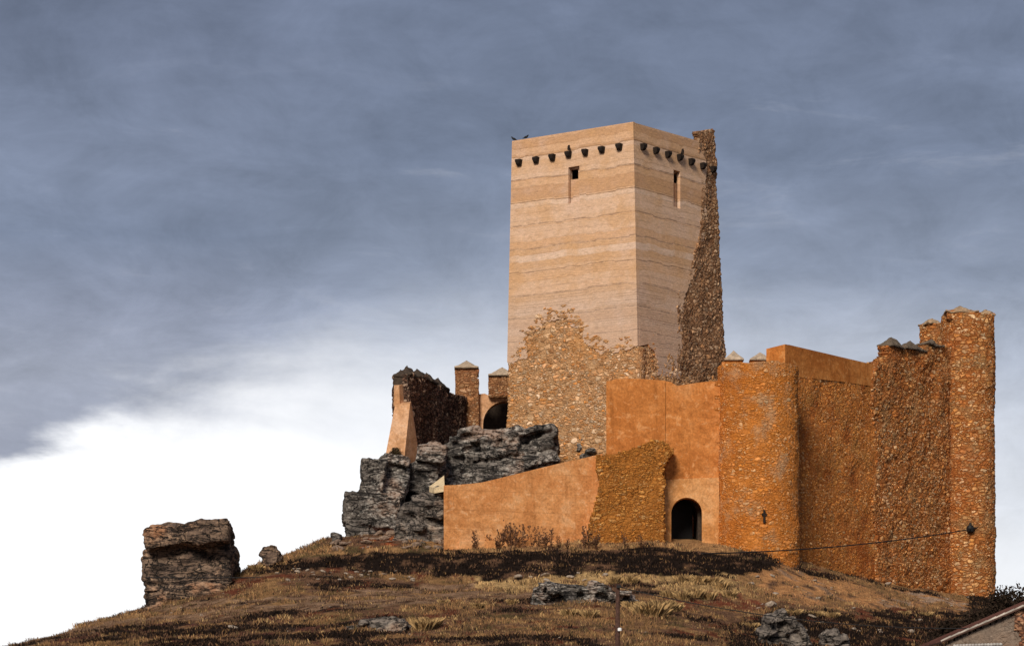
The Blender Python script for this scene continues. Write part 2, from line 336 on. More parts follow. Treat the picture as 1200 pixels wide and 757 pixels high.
def rockmat(name, darks, pale, rust, pale_amt=.55, rust_amt=.3, dip=R(8), disp=.16):
    m, nt = newmat(name); co = OC(nt)
    sq = mapping(nt, co, (.8, .8, 3.2), rot=(0, dip, 0))
    st_ = noise(nt, sq, .6, 5, .6, .6); fi = noise(nt, mapping(nt, co, (1, 1, 1.6)), 3.5, 7, .7); bg = noise(nt, co, .33, 5, .6, .3)
    rid = noise(nt, mapping(nt, co, (.55, .55, 2.4), (5, 1, 7), (0, dip, 0)), .8, 5, .6, .9)
    rv = noise(nt, mapping(nt, co, (1.3, 1.3, .35), (2, 6, 1)), .8, 4, .55, .7)
    ab_ = lambda q: math_(nt, 'ABSOLUTE', math_(nt, 'SUBTRACT', q, .5))
    crack = math_(nt, 'MULTIPLY', mapr(nt, ab_(rid), .003, .030), math_(nt, 'MAXIMUM', mapr(nt, ab_(rv), .002, .014), mapr(nt, bg, .50, .53)))
    col = ramp(nt, st_, [(.30, darks[0]), (.46, darks[1]), (.62, darks[2]), (.75, darks[1])])
    col = mix(nt, mapr(nt, math_(nt, 'ADD', math_(nt, 'MULTIPLY', fi, .6), math_(nt, 'MULTIPLY', bg, .4)), .50, .60, 0, pale_amt), col, pale)
    col = mix(nt, mapr(nt, bg, .52, .66, 0, rust_amt), col, rust)
    col = mix(nt, mapr(nt, fi, .48, .38, 0, .85), col, [k*.35 for k in darks[0]])
    col = mix(nt, crack, (.012, .011, .010), col)
    h = math_(nt, 'ADD', math_(nt, 'MULTIPLY', crack, .5), math_(nt, 'ADD', math_(nt, 'MULTIPLY', st_, .7), math_(nt, 'MULTIPLY', fi, .5)))
    ds = N(nt, 'ShaderNodeDisplacement', {'Height': h, 'Midlevel': .95, 'Scale': disp}).outputs[0]; m.displacement_method = 'BOTH'
    finish(nt, col, .9, disp=ds, spec=.2); return m
def plain(name, c, rough=.8, var=.35, scale=6, bump=.3, metal=0.0):
    m, nt = newmat(name); n_ = noise(nt, OC(nt), scale, 5, .6)
    g = mapr(nt, n_, .3, .7, 1-var, 1+var, 'LINEAR')
    col = mix(nt, 1, c, N(nt, 'ShaderNodeCombineColor', {0: g, 1: g, 2: g}).outputs[0], 'MULTIPLY')
    finish(nt, col, rough, bump=n_, bstr=bump, bdist=.03); return m
def attrmat(name, rough=.9, transl=0.0, scale=0, amt=.3):
    m, nt = newmat(name); col = N(nt, 'ShaderNodeAttribute', attribute_name='col').outputs[0]
    finish(nt, col, rough, spec=.08); return m
M_keep = rubble('keep_rubble', 2.0, 4.2, [(.56, .29, .125), (.66, .42, .24), (.42, .165, .05), (.62, .34, .165), (.32, .145, .058), (.62, .245, .062), (.64, .46, .31), (.58, .38, .22)], (.46, .26, .125), fill=.6, con=(.42, 1.5), stain=(.54, .24, .07), stain_amt=.4, depth=.11, seed=1)
M_keep_dark = rubble('keep_corner_rubble', 2.4, 3.6, [(.36, .18, .08), (.50, .30, .165), (.24, .115, .055), (.54, .37, .23), (.18, .08, .04)], (.19, .092, .045), fill=.4, stain=(.28, .14, .07), stain_amt=.5, depth=.10, seed=2)
M_curtain = rubble('curtain_rubble', 3.0, 5.4, [(.56, .20, .045), (.66, .30, .09), (.42, .135, .03), (.68, .40, .18), (.58, .21, .044), (.62, .25, .058), (.36, .115, .028)], (.38, .12, .027), con=(.5, 1.45), fill=.45, stain=(.24, .055, .012), stain_amt=.6, depth=.07, seed=3, grey=((.36, .20, .06), .35))
M_turret = rubble('turret_rubble', 2.4, 4.9, [(.60, .205, .044), (.68, .29, .09), (.44, .14, .028), (.64, .40, .20), (.60, .225, .045), (.50, .175, .034)], (.46, .155, .028), fill=.75, stain=(.40, .12, .018), stain_amt=.6, con=(.52, 1.38), depth=.085, seed=4, grey=((.37, .25, .15), .55))
M_old = rubble('old_tower_rubble', 2.1, 4.2, [(.52, .205, .055), (.65, .36, .15), (.40, .135, .036), (.58, .26, .075), (.67, .45, .25), (.47, .165, .042), (.34, .12, .035)], (.30, .095, .024), fill=.4, stain=(.31, .085, .02), stain_amt=.55, con=(.45, 1.45), depth=.10, seed=5, grey=((.26, .17, .08), .45))
M_stub = rubble('stub_rubble', 2.4, 5.0, [(.50, .20, .04), (.60, .30, .085), (.38, .13, .025), (.56, .24, .05), (.58, .35, .15)], (.36, .13, .025), fill=.7, stain=(.42, .16, .03), stain_amt=.4, depth=.14, seed=6)
M_ruin_shaded = rubble('ruin_rubble_shaded', 2.2, 3.6, [(.15, .08, .055), (.31, .17, .11), (.085, .045, .032), (.38, .26, .18), (.20, .085, .05)], (.055, .028, .02), stain=(.035, .018, .012), stain_amt=.7, depth=.14, seed=7)  # dark weathered stone, with the inner face's shade also put into its colour
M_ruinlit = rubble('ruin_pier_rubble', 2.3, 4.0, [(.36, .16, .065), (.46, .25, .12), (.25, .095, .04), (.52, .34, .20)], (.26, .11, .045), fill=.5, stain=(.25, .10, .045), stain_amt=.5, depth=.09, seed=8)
M_clad = cladding('rammed_earth_cladding')
M_orange = plaster('orange_plaster', (.62, .275, .10), (.53, .205, .064), (.67, .38, .19))
M_gate = plaster('ochre_plaster', (.55, .205, .055), (.45, .152, .036), (.62, .30, .12), rows=False)
M_portal = plaster('portal_plaster', (.62, .30, .115), (.54, .23, .07), (.66, .38, .18), rows=False)
M_parapet = plaster('parapet_plaster', (.52, .19, .045), (.40, .125, .025), (.58, .27, .09))
M_butt = plaster('buttress_plaster', (.56, .31, .17), (.48, .24, .11), (.62, .40, .26), rows=False)
M_cap = plain('coping_mortar', (.36, .27, .19), .95, .4, 4)
M_capold = plain('old_coping_mortar', (.30, .20, .12), .95, .6, 5, .6)
M_capdark = plain('mossy_coping', (.115, .085, .06), .95, .6, 5, .6)
M_corbel = plain('charred_corbel', (.018, .012, .009), .9, .4)
M_wood = plain('weathered_wood', (.07, .035, .025), .85, .5, 8)
M_black = plain('black_cable', (.012, .011, .011), .6, .2)
M_white = plain('white_ceramic', (.75, .75, .73), .4, .08)
M_dark_and_shade = plain('dark_stone_and_shade', (.05, .035, .025), .95, .4)  # dark merlon stone; also the painted shade inside gate passage and arch
M_rock = rockmat('grey_cliff_rock', [(.022, .019, .017), (.088, .074, .063), (.21, .18, .155)], (.44, .40, .35), (.19, .085, .04), .9, .6, disp=.13)
M_rock2 = rockmat('pale_cliff_rock', [(.035, .030, .027), (.11, .09, .075), (.22, .18, .15)], (.44, .36, .28), (.25, .11, .05), .5, .4)
M_boulder = rockmat('brown_boulder_rock', [(.026, .019, .015), (.095, .062, .045), (.21, .14, .095)], (.44, .28, .175), (.28, .12, .055), .8, .75, R(12), .16)
M_pebble = plain('pale_limestone', (.30, .235, .18), .95, .45, 3)
M_ground, nt = newmat('hill_ground')
g_co = OC(nt); g_col = N(nt, 'ShaderNodeAttribute', attribute_name='col').outputs[0]
g1 = noise(nt, mapping(nt, g_co, (1, 1, 1)), 2.2, 6, .7); g2 = noise(nt, g_co, 9, 5, .7)
gl = mapr(nt, math_(nt, 'ADD', math_(nt, 'MULTIPLY', g1, .6), math_(nt, 'MULTIPLY', g2, .4)), .32, .68, .35, 1.7, 'LINEAR')
g_c = mix(nt, 1, g_col, N(nt, 'ShaderNodeCombineColor', {0: gl, 1: gl, 2: gl}).outputs[0], 'MULTIPLY')
finish(nt, g_c, .97, bump=math_(nt, 'ADD', g1, math_(nt, 'MULTIPLY', g2, .5)), bstr=1.0, bdist=.25, spec=.05)
M_grass = attrmat('dry_grass'); M_leaf = attrmat('scrub_leaves')
# ------------------------------------------------------------------ the hill
ctl = []
def c_(px, py, Y): p = P(px, py, Y); ctl.append((p.x, p.y, p.z))
for a in [(395, 634, 191), (450, 634, 191), (520, 640, 191), (600, 641, 192), (700, 640, 194.5), (780, 638, 196), (815, 638, 197), (850, 643, 196), (887, 649, 195.5), (935, 662, 200),
          (1020, 681, 210), (1105, 694, 218), (1135, 697, 219), (1170, 703, 222), (1215, 712, 224), (1300, 745, 226), (1420, 800, 228),
          (340, 654, 188), (400, 646, 188.5), (500, 645, 189), (600, 645, 189.6), (700, 643, 191.2), (800, 643, 194), (870, 655, 194.3), (925, 668, 197),
          (340, 672, 183.5), (400, 672, 184.5), (500, 677, 185), (600, 681, 184.8), (700, 676, 186), (800, 676, 188), (870, 680, 190), (925, 685, 192),
          (100, 742, 170), (220, 718, 177), (300, 704, 176), (400, 694, 177), (500, 692, 178), (600, 692, 177), (700, 692, 178), (800, 692, 180), (900, 697, 184), (1000, 708, 192), (1100, 713, 203), (1160, 717, 212),
          (0, 770, 162), (200, 738, 166), (400, 722, 166), (600, 718, 166), (750, 718, 167), (900, 728, 175), (1000, 730, 184), (1100, 735, 193), (1170, 738, 200),
          (200, 762, 155), (400, 758, 152), (600, 757, 150), (750, 757, 152), (900, 760, 162), (1000, 760, 172), (1150, 768, 180), (1250, 780, 185),
          (280, 671, 187), (220, 694, 187.5), (160, 712, 187), (60, 744, 182), (0, 761, 179), (-100, 792, 178), (-250, 835, 176), (318, 660, 189),
          (340, 657, 200), (378, 642, 200), (280, 705, 206), (220, 730, 206), (160, 748, 205), (60, 778, 202), (0, 795, 200), (-150, 840, 200), (330, 680, 210)]: c_(*a)
for y, z in ((125, 4.6), (100, 3.1), (75, 1.8), (50, .8), (25, .2)):
    for x in (-45, -20, 0, 22, 48): ctl.append((x, y, z-.02*abs(x)*z/5))
for a in [(-11.2, 203, 16.2), (-9, 213, 17), (0, 205, 18), (8, 204, 17.5), (16, 210, 17), (5, 222, 17), (20, 225, 16), (-10, 228, 15), (30, 232, 13.5), (0, 245, 11), (30, 250, 9), (-25, 235, 9), (-40, 215, 4.5), (-50, 190, 3.5), (-50, 160, 3), (50, 245, 8), (60, 215, 5), (60, 180, 4), (60, 150, 3), (48, 200, 8.5), (0, 275, 4), (40, 280, 3), (-40, 270, 2), (-70, 200, 1), (80, 220, 2)]: ctl.append(a)
ctl = np.array(ctl); CC = 2.0
def _phi(d2): return np.sqrt(d2+CC*CC)
_A = _phi(((ctl[:, None, :2]-ctl[None, :, :2])**2).sum(-1)); _n = len(ctl)
_S = np.zeros((_n+3, _n+3)); _S[:_n, :_n] = _A-np.eye(_n)*.15; _S[:_n, _n] = 1; _S[:_n, _n+1:] = ctl[:, :2]; _S[_n:, :_n] = _S[:_n, _n:].T
_w = np.linalg.solve(_S, np.concatenate([ctl[:, 2], [0, 0, 0]]))
def hill(x, y):
    x = np.asarray(x, float); y = np.asarray(y, float); sh = x.shape; p = np.stack([x.ravel(), y.ravel()], 1); out = np.empty(len(p))
    for i in range(0, len(p), 20000):
        q = p[i:i+20000]; out[i:i+20000] = _phi(((q[:, None]-ctl[None, :, :2])**2).sum(-1))@_w[:_n]+_w[_n]+q@_w[_n+1:]
    e = np.maximum(np.maximum(np.abs(p[:, 0])-62, 0)/50, np.maximum(np.maximum(p[:, 1]-262, 20-p[:, 1]), 0)/50)
    k = np.clip(1-e, 0, 1); k = k*k*(3-2*k)
    p3 = np.stack([p[:, 0], p[:, 1], p[:, 0]*0], 1)
    out = np.maximum(out, -2)*k+fbm(p3*.5, 4, 3)*.28*k+fbm(p3*.12, 2, 8)*.25*k
    return out.reshape(sh)
def interp(x, pts): a = np.array(pts, float); return np.interp(x, a[:, 0], a[:, 1])
BT = [(290, 672), (340, 660), (400, 649), (500, 646), (600, 645), (700, 644), (760, 643), (830, 646), (900, 659), (925, 668)]
BB = [(290, 673), (340, 668), (400, 668), (500, 674), (600, 681), (700, 672), (800, 672), (860, 674), (925, 671)]
STRAW, PALE, BROWN, DARK, RED, TAN, OLIVE, PATH = [np.array(c) for c in ((.34, .185, .08), (.47, .295, .13), (.155, .082, .047), (.016, .010, .0075), (.16, .050, .026), (.42, .205, .085), (.098, .066, .030), (.25, .15, .09))]
def cover(x, y, z):
    """What grows where: returns colour and how dark-scrubby / grassy each spot is."""
    p = np.stack([x, y, z], 1); px, py = proj(p)
    n = fbm(p*np.array([.28, .28, .28]), 5, 21); m = fbm(p*np.array([.9, .9, .9]), 4, 33); st_ = fbm(p*np.array([.10, .6, .6]), 4, 44)
    px = px+m*14; py = py+m*7+fbm(p*np.array([.35, .9, .9]), 3, 55)*7
    col = np.repeat(BROWN[None], len(x), 0); kind = np.zeros(len(x))          # kind 0 mixed, 1 straw, 2 dark scrub, 3 bare
    def put(mask, c, k):
        col[mask] = c; kind[mask] = k
    put(n+st_ > .08, STRAW*.75, 1); put((n+st_ < -.30), DARK*1.8, 2); put((m > .26), RED*.7, 0); put((n > -.05) & (n < .06) & (m < -.1), OLIVE, 1)
    low = (py > 735-.02*px) & (px < 470); put(low & (n+st_ < -.08), DARK*2.4, 2); put(low & (m > .2), np.array((.09, .035, .025)), 0)
    pl = interp(px, [(-100, 775), (0, 752), (150, 724), (300, 709), (450, 700), (620, 690)]); w = np.abs(py-pl)
    put((w < 9) & (px < 640) & (px > 20), PATH, 3); put((np.abs(w-5) < 1.3) & (px < 620) & (m < .1), BROWN*.7, 0); put((w < 2) & (px < 640) & (m > -.1), STRAW*.8, 1)
    bt, bb = interp(px, BT), interp(px, BB)
    put((py < bt) & (px > 280) & (px < 860), STRAW, 1); put((py < bt) & (px > 280) & (px < 520) & (m > .12), OLIVE, 1); put((py < bt-8) & (px < 480) & (px > 385), np.array((.14, .07, .04)), 0); put((py < bt-6) & (px < 470) & (px > 425) & (m > .0), np.array((.26, .07, .025)), 3)
    put((py >= bt) & (py <= bb) & (px > 285) & (px < 930) & (m < .24), DARK, 2); put((py >= bt) & (py <= bb) & (px > 285) & (px < 930) & (m >= .24), BROWN*.7, 0)
    put((py > bb) & (py < bb+12) & (px > 560) & (px < 860), PALE*.9, 1); put((py > 680) & (py < 700) & (px > 770) & (px < 900) & (n > -.2), PALE*.85, 1)
    put((py > 690) & (py < 716) & (px > 780) & (px < 905) & (m > -.1) & (py > 694), RED, 0)
    right = (px > 870) & (py > interp(px, [(860, 672), (925, 664), (1020, 683), (1105, 695), (1170, 706)])-2) & (py < interp(px, [(860, 702), (1000, 714), (1100, 716), (1170, 716)]))
    put(right, TAN, 3); put(right & (m > .22), PATH, 3); put(right & (m < -.3), BROWN, 0); put((px > 1050) & (px < 1150) & (py > 695) & (py < 713) & (m > -.05), np.array((.34, .23, .16)), 3)
    wb = interp(px, [(925, 664), (1020, 683), (1105, 695)]); put((px > 935) & (px < 1100) & (np.abs(py-wb-2) < 2.6) & (m > -.12), DARK, 2); put(right & (n > .12), STRAW*.8, 1)
    put((px > 850) & (py > interp(px, [(840, 740), (900, 716), (1000, 717), (1100, 718), (1250, 712)])) & (m < .16), DARK, 2)
    put((px > 1135) & (py > 690), DARK, 2)
    return col*(1+.35*m[:, None]), kind
def stretch(a, b, step, far, k=26):
    mid = np.arange(a, b+step/2, step); s = np.linspace(0, 1, k+1)[1:]
    return np.concatenate([(a-(far*s**3+s*8))[::-1], mid, b+(far*s**3+s*8)])
gx = stretch(-46, 62, .33, 6000); gy = stretch(140, 232, .33, 6000)
GX, GY = np.meshgrid(gx, gy); GZ = hill(GX, GY); gv = np.stack([GX, GY, GZ], -1).reshape(-1, 3)
gi = np.arange(len(gv)).reshape(GX.shape); gf = np.stack([gi[:-1, :-1], gi[:-1, 1:], gi[1:, 1:], gi[1:, :-1]], -1).reshape(-1, 4)
gme = mesh('hill_ground', gv, gf)
gc = np.repeat(np.array([[.16, .10, .045]]), len(gv), 0); near = (gv[:, 1] > 60) & (gv[:, 1] < 300); gc[near] = cover(gv[near, 0], gv[near, 1], gv[near, 2])[0]
at = gme.color_attributes.new('col', 'FLOAT_COLOR', 'POINT'); at.data.foreach_set('color', np.concatenate([np.clip(gc, .003, .8), np.ones((len(gv), 1))], 1).ravel())
tag(link('ground', gme, M_ground), kind='structure')
# ------------------------------------------------------------------ rocks
def rock(name, parts, mat, label, cat='rock', dip=R(-8), layer=.8, block=2.2, vox=.12, amp=.22, seed=0, group=None, gap=.14, jy=1.1, smooth=0, turn=1.0):
    """Bedded rock: courses of broken slabs inside each outline, fused and weathered into one body."""
    rg = random.Random(seed); mb = MB(); cs, sn = math.cos(dip), math.sin(dip)
    for poly, Y0, depth in parts:
        ab = []
        for x, y in poly: q = P(x, y, Y0); ab.append((q.x*cs+q.z*sn, -q.x*sn+q.z*cs))
        b = min(p[1] for p in ab); top = max(p[1] for p in ab)
        while b < top:
            h = layer*rg.uniform(.5, 1.5); b1 = min(b+h, top+.05); bm_ = (b+b1)/2
            xs = sorted(p0[0]+(bm_-p0[1])*(p1[0]-p0[0])/(p1[1]-p0[1]) for p0, p1 in zip(ab, ab[1:]+ab[:1]) if (p0[1] > bm_) != (p1[1] > bm_))
            lo = rg.uniform(0, jy)
            for a0, a1 in zip(xs[::2], xs[1::2]):
                a = a0; cuts = [a0]
                while a1-a > block*1.3: a += block*rg.uniform(.4, 1.5); cuts.append(min(a, a1))
                if cuts[-1] < a1: cuts.append(a1)
                spans = [(cuts[i]+rg.uniform(0, gap), cuts[i+1]-rg.uniform(0, gap), Y0+lo*.5+rg.uniform(0, jy), Y0+depth*rg.uniform(.85, 1), rg.uniform(0, gap)) for i in range(len(cuts)-1)]
                if a1-a0 > 1.0: spans.append((a0+.35, a1-.35, Y0+jy*1.3, Y0+depth*.95, -.1))
                for s0, s1, y0, y1, gz in spans:
                    if s1-s0 < .1: continue
                    vs = []; yaw, pit = turn*rg.uniform(-.45, .45), turn*rg.uniform(-.3, .6)
                    for aa in (s0, s1):
                        for yy in (y0, y1):
                            for bb_ in (b+gz*.5, b1-gz*.5):
                                a_ = aa+rg.uniform(-.1, .1); z_ = bb_+rg.uniform(-.07, .07); yy_ = yy+rg.uniform(-.18, .18)+(a_-s0)*yaw+(z_-b)*pit; vs.append((a_*cs-z_*sn, yy_, a_*sn+z_*cs))
                    mb.add(vs, [(0, 1, 3, 2), (4, 6, 7, 5), (0, 4, 5, 1), (2, 3, 7, 6), (0, 2, 6, 4), (1, 5, 7, 3)])
            b = b1
    tmp = bpy.data.objects.new('tmp', mesh('tmp', mb.v, mb.f, True)); COL.objects.link(tmp)
    md = tmp.modifiers.new('r', 'REMESH'); md.mode = 'VOXEL'; md.voxel_size = vox
    dg = bpy.context.evaluated_depsgraph_get(); ev = tmp.evaluated_get(dg); me = bpy.data.meshes.new_from_object(ev)
    bpy.data.objects.remove(tmp)
    n = len(me.vertices); co = np.empty(n*3); me.vertices.foreach_get('co', co); co = co.reshape(-1, 3)
    ed = np.empty(len(me.edges)*2, np.int64); me.edges.foreach_get('vertices', ed); ed = ed.reshape(-1, 2)
    deg = np.bincount(ed.ravel(), minlength=n)[:, None]
    for _ in range(smooth):
        s = np.zeros_like(co); np.add.at(s, ed[:, 0], co[ed[:, 1]]); np.add.at(s, ed[:, 1], co[ed[:, 0]]); co = co*.45+.55*s/np.maximum(deg, 1)
    me.vertices.foreach_set('co', co.ravel()); me.update(); no = np.empty(n*3); me.vertices.foreach_get('normal', no); no = no.reshape(-1, 3)
    co = co+no*((fbm(co*.9, 4, seed)*amp*1.6)+fbm(co*np.array([.7, .7, 3.0])+5, 4, seed+3)*amp)[:, None]
    base = co.mean(0); base[2] = co[:, 2].min(); co -= base
    me.vertices.foreach_set('co', co.ravel()); me.update(); me.name = name
    o = link(name, me, mat); o.location = base
    return tag(o, label, cat, group)
# ------------------------------------------------------------------ the keep
lx, ly = Vector((-.8, .6)), Vector((.6, .8))                     # plan directions of its two visible faces
ZB, ZT = 28.35, EYE+757/F*205.5
cb = [Vector((8.61, 205)), None, None, None]; cb[1] = cb[0]+lx*11.2; cb[2] = cb[0]+ly*11.14; cb[3] = cb[1]+ly*11.14
ct = [Vector((8.28, 205.5)), None, None, None]; ct[1] = ct[0]+lx*10.35; ct[2] = ct[0]+ly*10.24; ct[3] = ct[1]+ly*10.24
def corner(i, z, inset=0.0):
    k = (z-ZB)/(ZT-ZB); p = cb[i].lerp(ct[i], k)
    if inset:
        q = (cb[0].lerp(ct[0], k)+cb[3].lerp(ct[3], k))/2; p = p+(q-p)*(inset*1.4142/(q-p).length)
    return Vector((p.x, p.y, z))
def nrm(a, b):                                                   # outward plane of the face between corners a and b
    p, q, r = corner(a, ZB), corner(b, ZB), corner(a, ZT); n = (q-p).cross(r-p).normalized()
    c = (cb[0]+cb[3])/2
    return p, (n if n.dot(p-Vector((c.x, c.y, ZB))) > 0 else -n)
keep = empty('castle_keep', (5.0, 211.0, 17.0), 'tall square keep clad in pale banded render over an old rubble base and corner', 'tower')
pL, nL = nrm(0, 1); pR, nR = nrm(0, 2); TH = .25
recL = [(666, 196.5), (679, 194.3), (679, 236.5), (666, 239)]; recR = [(789.3, 199), (797.2, 201.5), (797.2, 245), (789.3, 242)]
plate('cladding', [[(600, 165.6), (742, 143), (744.5, 260)]+ragged([(747.2, 405), (735, 410), (728, 409), (722, 413), (712, 412), (703, 415), (697, 410), (692, 405), (684, 402), (683, 393), (681, 385), (672, 383), (668, 381), (664, 371), (655, 374), (650, 376), (640, 377), (633, 384), (626, 388), (621, 393), (616, 401), (617, 410), (618, 419), (607, 421), (601, 426), (594.3, 424)], 1.5, 1.7, 3), recL], pL, nL, -nL*TH, M_clad, keep)
cR = on_plane(742, 143, pR, nR); st0 = TH+.004
def off_corner(py):                                              # where the right-hand panel butts against the left one
    z = on_plane(742+(py-143)*.0203, py, pR, nR).z; c = corner(0, z)+Vector((ly.x, ly.y, 0))*st0; q = np.array([c]); a, b = proj(q); return (float(a[0]), float(b[0]))
plate('cladding', [[off_corner(143.6), (800, 160.2)]+ragged([(822, 166.5), (824, 172), (826, 181), (827.5, 192), (828, 202), (827, 214), (828.5, 226), (827, 240), (829, 256), (827.5, 268), (824, 283), (819, 297), (816, 309), (812, 325), (808, 333), (803, 345), (801, 358), (800.5, 375), (799, 395), (800, 412), (798.5, 430), (797, 443), (771, 440), (771, 424), (769, 416), (764, 408), (760, 403)], 1.0, 1.8, 4)+[off_corner(405)], recR], pR, nR, -nR*TH, M_clad, keep)
for a, b in ((1, 3), (2, 3)):
    p_, n_ = nrm(a, b)
    vs = [corner(a, 16, .3), corner(b, 16, .3), corner(b, ZT, .3), corner(a, ZT, .3)]; vs += [v_-n_*TH for v_ in vs]
    MB().add(vs, [(0, 1, 2, 3), (4, 7, 6, 5), (0, 4, 5, 1), (1, 5, 6, 2), (2, 6, 7, 3), (3, 7, 4, 0)]).build('rear_wall', M_clad, keep)
vs = [corner(i, ZT-1.2, .3) for i in (0, 1, 3, 2)]; vs += [v_+Vector((0, 0, .3)) for v_ in vs]
MB().add(vs, [(0, 1, 2, 3), (4, 7, 6, 5), (0, 4, 5, 1), (1, 5, 6, 2), (2, 6, 7, 3), (3, 7, 4, 0)]).build('roof', M_cap, keep)  # unseen roof slab, added to keep the interior behind the windows dark
vs = [corner(i, 26.5, .3) for i in (0, 1, 3, 2)]; vs += [v_+Vector((0, 0, .3)) for v_ in vs]
MB().add(vs, [(0, 1, 2, 3), (4, 7, 6, 5), (0, 4, 5, 1), (1, 5, 6, 2), (2, 6, 7, 3), (3, 7, 4, 0)]).build('floor_slab', M_dark_and_shade, keep)
C2 = lambda i, ins: (lambda z: np.array(corner(i, z, ins)[:2]))
base_face = masonry('rubble_base', C2(0, .04), C2(1, .04), 16, 35, [(588, 420), (600, 423), (606, 418), (615, 416), (614, 400), (620, 390), (632, 381), (640, 374), (655, 371), (664, 368), (672, 380), (683, 382), (686, 400), (703, 411), (722, 409), (735, 407), (760, 402), (760, 640), (560, 640)], -nL*.9, M_keep, keep, seed=11, lump=.06)
masonry('rubble_base', lambda z: np.array((corner(0, z, .04)+Vector((ly.x, ly.y, 0))*.92)[:2]), C2(2, .04), 16, 30.8, [(740, 392), (772, 396), (800, 440), (860, 440), (860, 640), (740, 640)], -nR*.9, M_keep, keep, seed=12)
masonry('corner_rubble', C2(0, .03), C2(2, .0), 24, ZT+1.3, [(817, 155), (838.5, 152), (870, 455), (794, 455), (794, 345), (806, 322), (813, 297), (821, 270), (822, 200), (820, 180), (819, 171), (818.5, 168)], -nR*.45, M_keep_dark, keep, seed=13, lump=.10)
rs_ = random.Random(8); mb = MB()
ico = bmesh.new(); bmesh.ops.create_icosphere(ico, subdivisions=2, radius=1); icv = [v_.co.copy() for v_ in ico.verts]; icf = [tuple(v_.index for v_ in f_.verts) for f_ in ico.faces]; ico.free()
EDGE = [(597, 424), (604, 421), (613, 416), (616, 400), (624, 389), (634, 382), (645, 374), (660, 371), (666, 374), (676, 381), (683, 388), (688, 401), (698, 408), (706, 412), (716, 411), (728, 408), (742, 407)]
for _ in range(120):
    i = rs_.randrange(len(EDGE)-1); k = rs_.random(); x = EDGE[i][0]+(EDGE[i+1][0]-EDGE[i][0])*k; y = EDGE[i][1]+(EDGE[i+1][1]-EDGE[i][1])*k-abs(rs_.gauss(0, 6.5)); x += rs_.gauss(0, 3)
    if x < 596.5 or x > 744: continue
    c = on_plane(x, y, pL, nL); sx, sz = rs_.uniform(.10, .30), rs_.uniform(.06, .14); a_ = rs_.uniform(-.25, .25)
    mb.add([c+Vector((lx.x, lx.y, 0))*(v_.x*sx*(1+.25*math.sin(v_.z*3+x)))+Vector((0, 0, v_.z*sz+v_.x*sx*a_))+nL*(v_.y*.045-.008) for v_ in icv], icf)
xs = mb.build('exposed_stones', M_keep, keep, True)
bm = bmesh.new(); bm.from_mesh(base_face.data); bm.from_mesh(xs.data); bm.to_mesh(base_face.data); bm.free(); bpy.data.objects.remove(xs)
def corbel(px, py, p0, n, spur):
    c = on_plane(px, py, p0, n); a = Vector((-n.y, n.x, 0)).normalized(); o_ = Vector((n.x, n.y, 0)).normalized(); rg = random.Random(int(px*10))
    prof = [(-.2, .19), (.32, .21), (.35, .08), (.30, -.11), (.18, -.22), (-.2, -.26)]
    vs = []
    for k, s in ((0, -1), (1, 1)):
        for d, z in prof: vs.append(c+o_*d+a*s*(.21 if z > -.1 else .15)*rg.uniform(.92, 1.05)+Vector((0, 0, z*rg.uniform(.92, 1.06))))
    m = len(prof); fs = [tuple(range(m)), tuple(range(m, 2*m))]+[(i, (i+1) % m, m+(i+1) % m, m+i) for i in range(m)]
    o = MB().add(vs, fs).build('corbel', M_corbel, keep)
    if spur:
        mb = MB().tube([c+o_*.25+a*.12+Vector((0, 0, .26)), c+o_*.28+a*.13+Vector((0, 0, .45)), c+o_*.26+a*.14+Vector((0, 0, .60))], [.12, .11, .07], 6)
        s_ = mb.build('spur', M_corbel); s_.parent = o
        s_.data.transform(Matrix.Translation(-Vector(keep.location)))
for i, (x, y) in enumerate([(609.5, 191), (629.5, 188), (648.5, 185), (667.5, 181.5), (687, 179), (706.5, 176), (727, 172.5)]): corbel(x, y, pL, nL, i == 3)
for i, (x, y) in enumerate([(752, 172.5), (767, 177), (781, 181.5), (795, 185), (808.5, 190), (822, 195), (834, 199)]): corbel(x, y, pR, nR, i == 3)
for rec, win, p0, n in ((recL, [(668.6, 199.4), (677.8, 197.9), (677.8, 209.8), (668.6, 211)], pL, nL), (recR, [(789.6, 202.5), (795.0, 204.2), (795.0, 216), (789.6, 214.5)], pR, nR)):
    grow = [(x+(-1.2 if x < np.mean([r_[0] for r_ in rec]) else 1.2), y+(-1.2 if y < np.mean([r_[1] for r_ in rec]) else 1.2)) for x, y in rec]
    w_ = plate('window', [grow, win], p0-n*.34, n, -n*.2, M_clad, keep)
mb = MB(); lint = [on_plane(x, y, pL, nL) for x, y in ((665.5, 196.7), (679.2, 194.4))]
# ------------------------------------------------------------------ birds on the keep
def bird(px, py, Y, flip, label):
    b = P(px, py, Y); mb = MB(); n = 10; f = -1 if flip else 1
    prof = [(-.24, .02, .012), (-.15, .05, .03), (-.05, .10, .075), (.05, .13, .085), (.11, .18, .055), (.14, .235, .05), (.18, .25, .03), (.22, .245, .006)]
    o = mb.tube([(x*f, 0, z) for x, z, r in prof], [r for x, z, r in prof], n).build('bird', M_black, None, True); o.location = b
    return tag(o, label, 'bird', 'birds on the keep')
e1 = corner(1, ZT); e0 = corner(0, ZT)
for k, fl, lb in ((.015, True, 'dark bird perched at the very left corner of the keep roof edge'), (.115, False, 'dark bird perched on the keep roof edge just in from its left corner')):
    q = e1.lerp(e0, k); o = bird(600, 165, 211, fl, lb); o.location = q+Vector((0.02, .06, 0.0))
